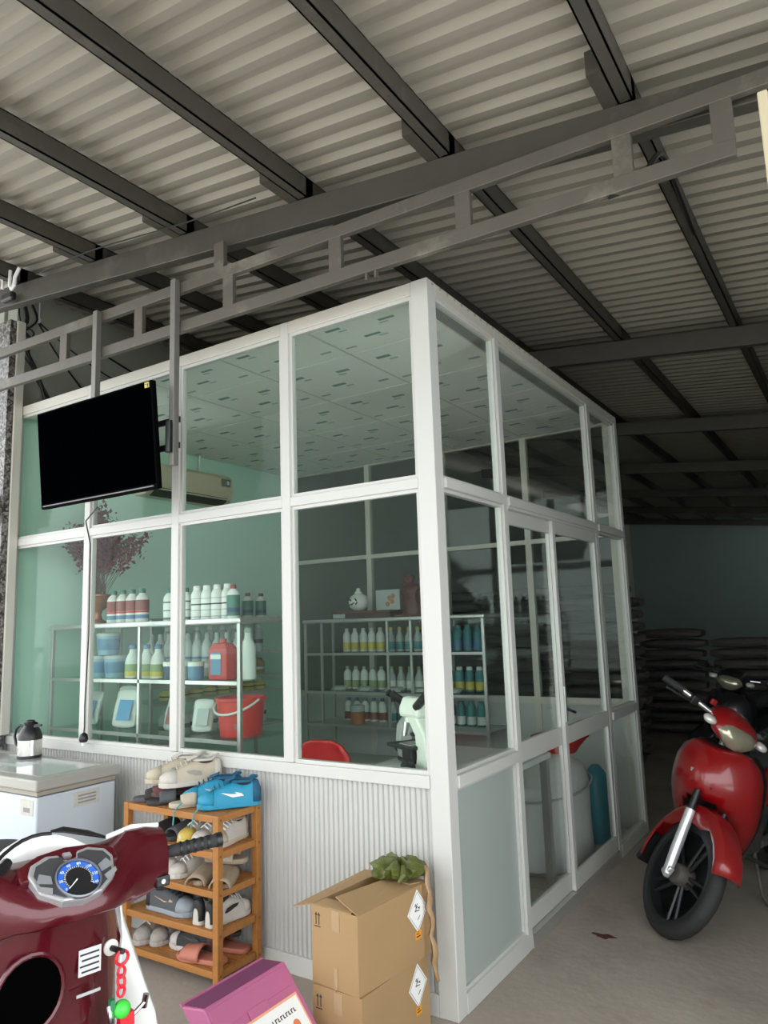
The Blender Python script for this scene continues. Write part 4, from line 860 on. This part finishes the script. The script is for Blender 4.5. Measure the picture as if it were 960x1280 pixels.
    fin(MB().loft(rings), 'headlight', mat('headlight_lens', (.42, .38, .28), .12, .6, .3, 20), True, True)
    for s_ in (-1, 1):
        fin(MB().ell((hc.x+.05, s_*.15, hc.z-.012), (.035, .035, .022), 12, 8), 'indicator', mat('indicator_lens', (.75, .72, .68), .15, .3), True, True)
        fin(MB().tube([hc+Vector((-.03, s_*.1, .0)), hc+Vector((-.05, s_*.2, .01)), hc+Vector((-.1, s_*.27, .015))], .014, 10), 'handlebar', chrome, True, True)
        fin(MB().tube([hc+Vector((-.1, s_*.26, .015)), hc+Vector((-.15, s_*.37, .012))], .019, 10), 'grip', rubber, True, True)
        fin(MB().tube([hc+Vector((-.05, s_*.22, .0)), hc+Vector((-.03, s_*.28, .0)), hc+Vector((-.07, s_*.37, -.005))], .007, 6), 'lever', black, True, True)
        fin(MB().cbox(hc+Vector((-.06, s_*.215, .012)), (.05, .05, .05)), 'switch_box', black, False, True, bev=.01)
    fin(MB().cbox(hc+Vector((-.03, -.14, .055)), (.02, .03, .03)), 'mirror_mount', pm, False, True, bev=.005)
    # body, seat, engine, rear
    rings = [[(x, w*math.cos(a), z+h*math.sin(a)) for a in [2*PI*q/14 for q in range(14)]] for x, z, w, h in ((-.4, .62, .06, .16), (-.55, .5, .07, .11), (-.72, .52, .09, .12), (-.9, .6, .12, .12), (-1.15, .68, .12, .11), (-1.4, .74, .08, .07), (-1.5, .76, .03, .03))]
    fin(MB().loft(rings), 'body_cowl', pm, True)
    rings = [[(x, w*math.copysign(abs(math.cos(a))**.6, math.cos(a)), z+h*math.sin(a)) for a in [2*PI*q/14 for q in range(14)]] for x, z, w, h in ((-.62, .7, .06, .03), (-.7, .74, .1, .05), (-.95, .755, .125, .05), (-1.2, .79, .12, .05), (-1.42, .81, .09, .04), (-1.46, .81, .03, .02))]
    fin(MB().loft(rings), 'seat', dark, True)
    fin(MB().box(-.78, -.45, -.11, .11, .24, .42), 'engine', mat('engine_grey', (.12, .12, .12), .5, .6), False, bev=.03)
    fin(MB().lathe([(.055, 0), (.06, .04), (.055, .14)], 14, (-.47, 0, .33), RY(PI/2)), 'cylinder_head', MATS['engine_grey'], True)
    fin(MB().tube([(-.4, -.05, .3), (-.45, -.12, .24), (-.8, -.13, .22), (-1.1, -.15, .28), (-1.55, -.16, .36)], [.016, .018, .02, .045, .05], 10), 'exhaust', chrome, True)
    fin(MB().tube([(-.75, .1, .3), (-1.22, .1, .285)], .025, 8), 'swing_arm', steel, True); fin(MB().tube([(-.75, -.09, .3), (-1.22, -.09, .285)], .025, 8), 'swing_arm', steel, True)
    for s_ in (-1, 1): fin(MB().tube([(-1.2, s_*.11, .3), (-1.1, s_*.11, .64)], .024, 10), 'shock_absorber', chrome, True)
    fin(MB().loft([[(-1.22+(R+.04)*math.cos(a), y, R+(R+.04)*math.sin(a)) for y in (-.06, -.03, .03, .06)] for a in [math.radians(60+i*12) for i in range(11)]], caps=False, closed=False), 'rear_mudguard', black, True, solid=.006)
    fin(MB().box(-1.54, -1.48, -.06, .06, .7, .77), 'tail_light', plas('tail red', (.3, .01, .01)), False, bev=.01)
    fin(MB().tube([(-.7, .1, .26), (-.62, .2, .1), (-.6, .27+.0, .055)], .011, 8), 'side_stand', steel, True)
    fin(MB().tube([(-.58, -.24, .27), (-.58, .24, .27)], .012, 8), 'foot_peg', rubber, True)
    kids = t.children; zmin = min((o.matrix_local @ v.co).z for o in kids if o.name.split('.')[0] in ('front_wheel', 'rear_wheel') for v in o.data.vertices)
    t.location.z = -zmin
    return t
redp = mat('red_gloss_paint', (.25, .003, .005), .28, 0, .06, 5, coat=.6, dirt=(.30, .06, .05), ds=18, dt=.74)
motorbike('red step-through motorbike with silver fork leaning on its side stand', (.455, 1.25, 0), -PI/2-.28, .95, .26, redp)
motorbike('black motorbike standing in the dark beside the sacks', (.15, 3.95, 0), -PI/2-.5, .3, .12, mat('black_gloss_paint', (.012, .012, .016), .25, coat=.5))

# ---------------------------------------------------------------- maroon scooter in the left foreground
mp = mat('maroon_gloss_paint', (.085, .005, .011), .2, .15, .05, 5, coat=.5); wg = mat('white_gloss_paint', (.80, .80, .78), .25, coat=.4)
FH = math.atan2(.21, -.98)
sc = thing('scooter', 'maroon and white motor scooter with blue speedometer, seen from the saddle', 'scooter', (-.118, -1.602, 0), FH)
sc.scale = (.92, .92, .92)
def part(b, nm, m, sm=True, par=None, **kw): return b.build(nm, m, par or sc, sm, **kw)
# handlebar cover : sections across the bar
rings = []
for y, cx, cz, rx, rz_, e in [(sg*q[0], *q[1:]) for sg, qs in ((-1, ((.27, .01, 1.035, .04, .066, 2), (.225, .01, 1.035, .052, .076, 2), (.17, .005, 1.032, .062, .078, 2), (.13, -.01, 1.03, .08, .055, 2), (.085, -.018, 1.03, .1, .044, 2))), (1, ((0, -.02, 1.03, .105, .04, 2), (.085, -.018, 1.03, .1, .044, 2), (.13, -.01, 1.03, .08, .055, 2), (.17, .005, 1.032, .062, .078, 2), (.225, .01, 1.035, .052, .076, 2), (.27, .01, 1.035, .04, .066, 2)))) for q in qs]:
    row = []
    for q in range(20):
        a = 2*PI*q/20; x = math.copysign(abs(math.cos(a))**.8, math.cos(a))*rx; z = math.copysign(abs(math.sin(a))**.8, math.sin(a))*rz_
        row.append((cx+x, y, cz+z+x*.35))
    rings.append(row)
hb = part(MB().loft(rings), 'handlebar_cover', mp)
# instrument cluster on a sloped face towards the rider
MC = TR(-.088, 0.005, 1.042) @ RY(-math.radians(52))     # local x: forward/up along the face, z: normal
MC = Matrix.Translation((-.09, .0, 1.058)) @ Matrix.Rotation(math.radians(-38), 4, 'Y') @ Matrix.Scale(.93, 4)
def cl(b): return b.xf(MC)
_h = [(0, -.5), (.45, -.42), (.88, -.12), (1, .35), (.88, .58), (.5, .72), (.22, .68), (.18, .54)]
bez = [(v*.12, -u*.108) for u, v in _h]+[(.5*.12, 0)]+[(v*.12, u*.108) for u, v in _h[:0:-1]]
silv = mat('satin_silver', (.55, .56, .58), .3, .6)
cb_ = part(cl(MB().prism(bez, -.03, .004)), 'cluster_bezel', silv, False, bev=.004)
part(cl(MB().prism([(x*.86, y*.9) for x, y in bez], .004, .007)), 'cluster_face', mat('smoked_face', (.05, .052, .055), .25), False, cb_)
for s_ in (-1, 1): part(cl(MB().prism([(.0, s_*.062), (.022, s_*.06), (.036, s_*.085), (.012, s_*.098)], .007, .0085)), 'warning_lamp_window', mat('grey_window', (.22, .23, .24), .3), False, cb_); part(cl(MB().prism([(-.03, s_*.07), (-.012, s_*.065), (.004, s_*.1), (-.008, s_*.1)], .007, .009)), 'silver_wedge', silv, False, cb_)
gz = part(cl(MB().lathe([(.055, .004), (.057, .014), (.0535, .016), (.052, .01)], 30, (-.004, 0, 0), None, False)), 'gauge_ring', mat('grey_ring', (.22, .23, .25), .3, .5), True, cb_)
part(cl(MB().lathe([(.052, .007), (.052, .0095)], 30, (-.004, 0, 0))), 'gauge_dial', mat('black_dial', (.012, .012, .014), .4), True, cb_)
bluem = mat('gauge_blue', (.03, .14, .62), .4)
b = MB(); n = 26
for i in range(n):
    a0 = math.radians(-128+256*i/n); a1 = math.radians(-128+256*(i+1)/n)
    b.add([(-.004+math.cos(a)*r_, -math.sin(a)*r_, .0101) for a, r_ in ((a0, .036), (a1, .036), (a1, .05), (a0, .05))], [(0, 1, 2, 3)])
part(cl(b), 'blue_scale', bluem, False, cb_)
for i in range(8):
    me = text_mesh(str(i*20), .0105, .0003); me.materials.append(paper); a = math.radians(-122+244*i/7)
    o = bpy.data.objects.new('scale_number', me); COL.objects.link(o); o.parent = cb_
    o.matrix_local = MC @ TR(-.004+math.cos(a)*.043, -math.sin(a)*.043, .0108) @ RZ(-PI/2)
b = MB()
for i in range(29):
    a = math.radians(-125+250*i/28); d = Vector((math.cos(a), -math.sin(a), 0)); b.tube([Vector((-.004, 0, .0112))+d*.031, Vector((-.004, 0, .0112))+d*(.035 if i % 4 else .037)], .0007, 4)
part(cl(b), 'scale_ticks', paper, False, cb_)
part(cl(MB().tube([(-.004, 0, .013), (-.028, .03, .013)], [.0018, .0008], 6)), 'needle', paper, False, cb_); part(cl(MB().lathe([(.006, .01), (.006, .015)], 12, (-.004, 0, 0))), 'needle_hub', black, True, cb_)
part(cl(MB().prism([(.03, -.125), (.075, -.125), (.1, -.07), (.108, 0), (.1, .07), (.075, .125), (.03, .125)], -.04, -.004)), 'upper_plate', mp, False, bev=.006)
part(cl(MB().prism([(.07, -.008), (.082, -.006), (.084, .012), (.072, .01)], -.012, .004)), 'wing_badge', silv, False)
# windscreen cowl ahead of the cluster
rings = []
for i in range(9):
    y = -.12+.29*i/8; u = (y-.03)/.15
    rings.append([(.045-.05*u*u, y, 1.07-.03*u*u), (.075-.055*u*u, y, 1.132-.075*u*u), (.12-.06*u*u, y, 1.125-.075*u*u), (.15-.06*u*u, y, 1.04-.05*u*u)])
part(MB().loft(rings, caps=False, closed=False), 'front_cowl', wg, True, solid=.006)
part(MB().tube([(.03, -.125, 1.105), (.055, -.085, 1.12), (.072, -.03, 1.137), (.077, .0, 1.138)], [.006, .014, .014, .005], 8, flat=.5), 'black_visor', black, True)
part(MB().tube([(.075-.055*u*u, .03+u*.155, 1.136-.076*u*u) for u in [-.2+1.2*i/8 for i in range(9)]], .005, 6), 'visor_trim', black, True)
part(MB().tube([(.03, .115, 1.1), (-.005, .155, 1.08), (-.04, .2, 1.05)], [.012, .022, .014], 8), 'black_duct', black, True)
part(MB().tube([(.02, -.12, 1.108), (.026, -.19, 1.118), (.022, -.265, 1.108)], .004, 6, flat=1.6), 'white_edge', wg, True)
for s_ in (-1, 1):
    g_ = part(MB().tube([(.0, s_*.265, 1.04), (-.015, s_*.3, 1.043), (-.045, s_*.41, 1.05)], [.014, .017, .018], 12), 'grip', rubber, True)
    part(MB().tube([(-.043, s_*.405, 1.0495), (-.047, s_*.42, 1.05)], .02, 12), 'grip_end', black, True, g_)
    for q in range(5): part(MB().tube([(-.017-.005*q, s_*(.308+.018*q), 1.044+.001*q), (-.019-.005*q, s_*(.314+.018*q), 1.0445+.001*q)], .0192, 12), 'grip_ring', black, True, g_)
    part(MB().tube([(.03, s_*.26, 1.03), (.045, s_*.32, 1.025), (.03, s_*.42, 1.02)], .006, 6), 'brake_lever', chrome, True)
    sw = part(MB().cbox((-.025, s_*.25, .98), (.03, .04, .028)), 'switch_housing', black, False, bev=.005); part(MB().lathe([(.006, 0), (.006, .006)], 10, (-.04, s_*.243-.004, .982), RY(-PI/2)), 'switch_button', silv, True, sw)
# inner front panel (rider side) from the bar down to the floorboard
rings = []
for z, w, xf_, dp in ((.22, .13, -.08, .12), (.35, .145, -.06, .13), (.5, .155, -.035, .13), (.65, .165, -.015, .13), (.78, .165, -.01, .12), (.88, .158, -.03, .11), (.95, .14, -.05, .12), (1.0, .12, -.07, .13)):
    rings.append([(xf_+.06*(abs(y)/w)**3, y, z) for y in [-w+2*w*j/10 for j in range(11)]]+[(xf_+dp, w*.9, z), (xf_+dp+.03, 0, z), (xf_+dp, -w*.9, z)])
ip = part(MB().loft(rings), 'inner_panel', mp)
# outer leg shield, white, standing out beyond the inner panel
rings = []
for z, w, x0 in ((.2, .18, .06), (.33, .27, .06), (.5, .31, .065), (.62, .29, .07), (.72, .255, .08), (.82, .22, .085), (.92, .185, .09), (.965, .14, .09)):
    rings.append([(x0+.09*(1-(abs(y)/w)**2.5), y, z) for y in [-w+2*w*j/12 for j in range(13)]])
os_ = part(MB().loft(rings, caps=False, closed=False), 'leg_shield', wg, True, solid=.02)
part(MB().loft([[(.062, -.13, .90), (.062, -.135, .945), (.075, -.165, .935), (.075, -.175, .9)], [(.06, -.135, .80), (.06, -.15, .80), (.066, -.19, .80), (.066, -.195, .8)]], caps=True), 'maroon_corner', mp, False)
part(MB().tube([(.058, -.12, .952), (.066, -.15, .95), (.07, -.182, .935), (.064, -.19, .84), (.06, -.18, .76)], .006, 6), 'corner_trim', wg, True)
# glove pocket on the left half: raised black slab painted as its shaded hollow
def face_x(z): return -.018 if z < .7 else -.02
pk_ = [(.075+.075*math.cos(a)*(1.05 if math.cos(a) > 0 else 1.0), .765+.085*math.sin(a)) for a in [2*PI*q/24 for q in range(24)]]
part(MB().loft([[(-.022, y, z+.05) for y, z in pk_], [(-.03, y, z+.05) for y, z in pk_]]), 'glove_pocket', mat('pocket_black', (.001, .001, .001), .9, spec=0), False)
part(MB().tube([(-.03, y, z+.05) for y, z in pk_]+[(-.03, pk_[0][0], pk_[0][1]+.05)], .006, 6), 'pocket_rim', mp, True)
part(MB().loft([[(-.032, .0, .70), (-.032, .15, .70), (-.05, .15, .68), (-.05, .0, .68)], [(-.03, -.0, .6), (-.03, .15, .6), (-.045, .15, .6), (-.045, 0, .6)]]), 'pocket_front', mp, False, bev=.006)
lb = part(MB().box(-.031, -.029, -.09, -.035, .815, .875), 'caution_label', mat('pale_label', (.6, .6, .6), .5), False)
for q in range(4): part(MB().box(-.0318, -.031, -.085, -.042+.004*(q % 2), .822+.013*q, .826+.013*q), 'label_line', black, False, lb)
part(MB().box(-.031, -.029, -.09, -.032, .77, .777), 'label_strip', silv, False)
kp = part(MB().lathe([(.019, 0), (.019, .004), (.014, .008)], 20, (-.006, -.125, .85), RY(-PI/2)), 'key_plate', mat('ivory_plate', (.75, .73, .68), .4), True)
part(MB().tube([(-.014, -.125, .85), (-.06, -.132, .852)], .007, 8), 'key', black, True, kp)
# hook, rails
part(MB().tube([(-.045, -.0, .64), (-.07, .0, .63), (-.075, .0, .6), (-.055, 0, .58)], .006, 8), 'bag_hook', chrome, True)
part(MB().tube([(-.07, .02, .60), (-.07, -.04, .65), (-.06, -.12, .675), (-.05, -.2, .715)], .0055, 8), 'rail', chrome, True); part(MB().tube([(-.06, -.1, .74), (-.075, -.1, .69), (-.075, -.115, .64), (-.07, -.14, .58)], .0065, 8), 'rail', chrome, True); part(MB().tube([(-.048, -.195, .7), (-.05, -.2, .73)], .008, 8), 'rail_end', chrome, True)
# rear: floorboard, seat, tail, wheels (mostly out of the frame)
part(MB().box(-.5, .02, -.15, .15, .2, .26), 'floorboard', black, False, bev=.02)
rings = [[(x, w*math.copysign(abs(math.cos(a))**.7, math.cos(a)), z+h*math.sin(a)) for a in [2*PI*q/16 for q in range(16)]] for x, z, w, h in ((-.46, .4, .1, .14), (-.56, .46, .16, .2), (-.85, .5, .18, .17), (-1.15, .56, .15, .13), (-1.3, .6, .06, .05))]
part(MB().loft(rings), 'rear_body', mp)
rings = [[(x, w*math.copysign(abs(math.cos(a))**.6, math.cos(a)), z+h*math.sin(a)) for a in [2*PI*q/16 for q in range(16)]] for x, z, w, h in ((-.46, .62, .07, .03), (-.55, .65, .13, .05), (-.85, .67, .15, .05), (-1.15, .72, .13, .05), (-1.25, .72, .05, .02))]
part(MB().loft(rings), 'seat', dark)
for cx, R in ((.3, .22), (-.95, .22)):
    rings = [[(cx+(R-.045+.045*math.cos(q))*math.cos(a), .05*math.sin(q), R+(R-.045+.045*math.cos(q))*math.sin(a)) for q in [2*PI*j/10 for j in range(10)]] for a in [2*PI*i/24 for i in range(25)]]
    part(MB().loft(rings, caps=False), 'tyre', rubber); part(MB().lathe([(R-.07, -.035), (R-.07, .035)], 20, (cx, 0, R), RX(PI/2)), 'wheel_disc', silv, True)
part(MB().loft([[(.3+(R+.03)*math.cos(a), y, .22+(R+.03)*math.sin(a)) for y in (-.06, -.03, .03, .06)] for a in [math.radians(20+i*14) for i in range(11)]], caps=False, closed=False), 'front_mudguard', wg, True, solid=.006)
for s_ in (-1, 1): part(MB().tube([(.3, s_*.07, .22), (.12, s_*.07, .6)], .02, 8), 'fork_leg', silv, True)
part(MB().tube([(-.3, .14, .22), (-.28, .22, .02), (-.27, .25, .012)], .012, 8), 'side_stand', steel, True)
# key ring tag with green whistle ball and red lanyard
kr = thing('key_lanyard', 'red key lanyard with a bright green ball hanging from the scooter key', 'lanyard', (0, 0, 0), 0)
MK = sc.matrix_basis
kr.matrix_world = Matrix.Translation((-.118, -1.602, 0)) @ RZ(FH) @ Matrix.Scale(.92, 4)
lr = plas('lanyard red', (.65, .015, .03)); gb = plas('lime green', (.06, .62, .06))
def kpart(b, nm, m):
    b.xf(TR(0, -.007, .05)); return b.build(nm, m, kr, True)
kpart(MB().tube([(-.055+.0*math.cos(a), -.125+.016*math.cos(a), .787+.016*math.sin(a)) for a in [2*PI*i/12 for i in range(13)]], .004, 6), 'ring', lr)
for i in range(3): kpart(MB().tube([(-.06+(.004 if i % 2 else 0)*math.sin(a), -.122+.009*math.cos(a), .757-.022*i+.013*math.sin(a)) for a in [2*PI*q/10 for q in range(11)]], .0035, 6), 'chain_link', lr)
kpart(MB().ell((-.066, -.122, .675), (.02, .021, .021), 16, 10), 'ball', gb); kpart(MB().cbox((-.066, -.132, .65), (.02, .036, .03)), 'whistle', lr); kpart(MB().cbox((-.062, -.098, .685), (.014, .012, .036)), 'green_tag', plas('dark green tag', (.02, .2, .08)))
for q in range(4): kpart(MB().tube([(-.068, -.12, .64), (-.075, -.115-.008*q, .6), (-.075, -.14-.006*q, .575), (-.07, -.155-.004*q, .585)], .0035, 5), 'cord_loop', lr)
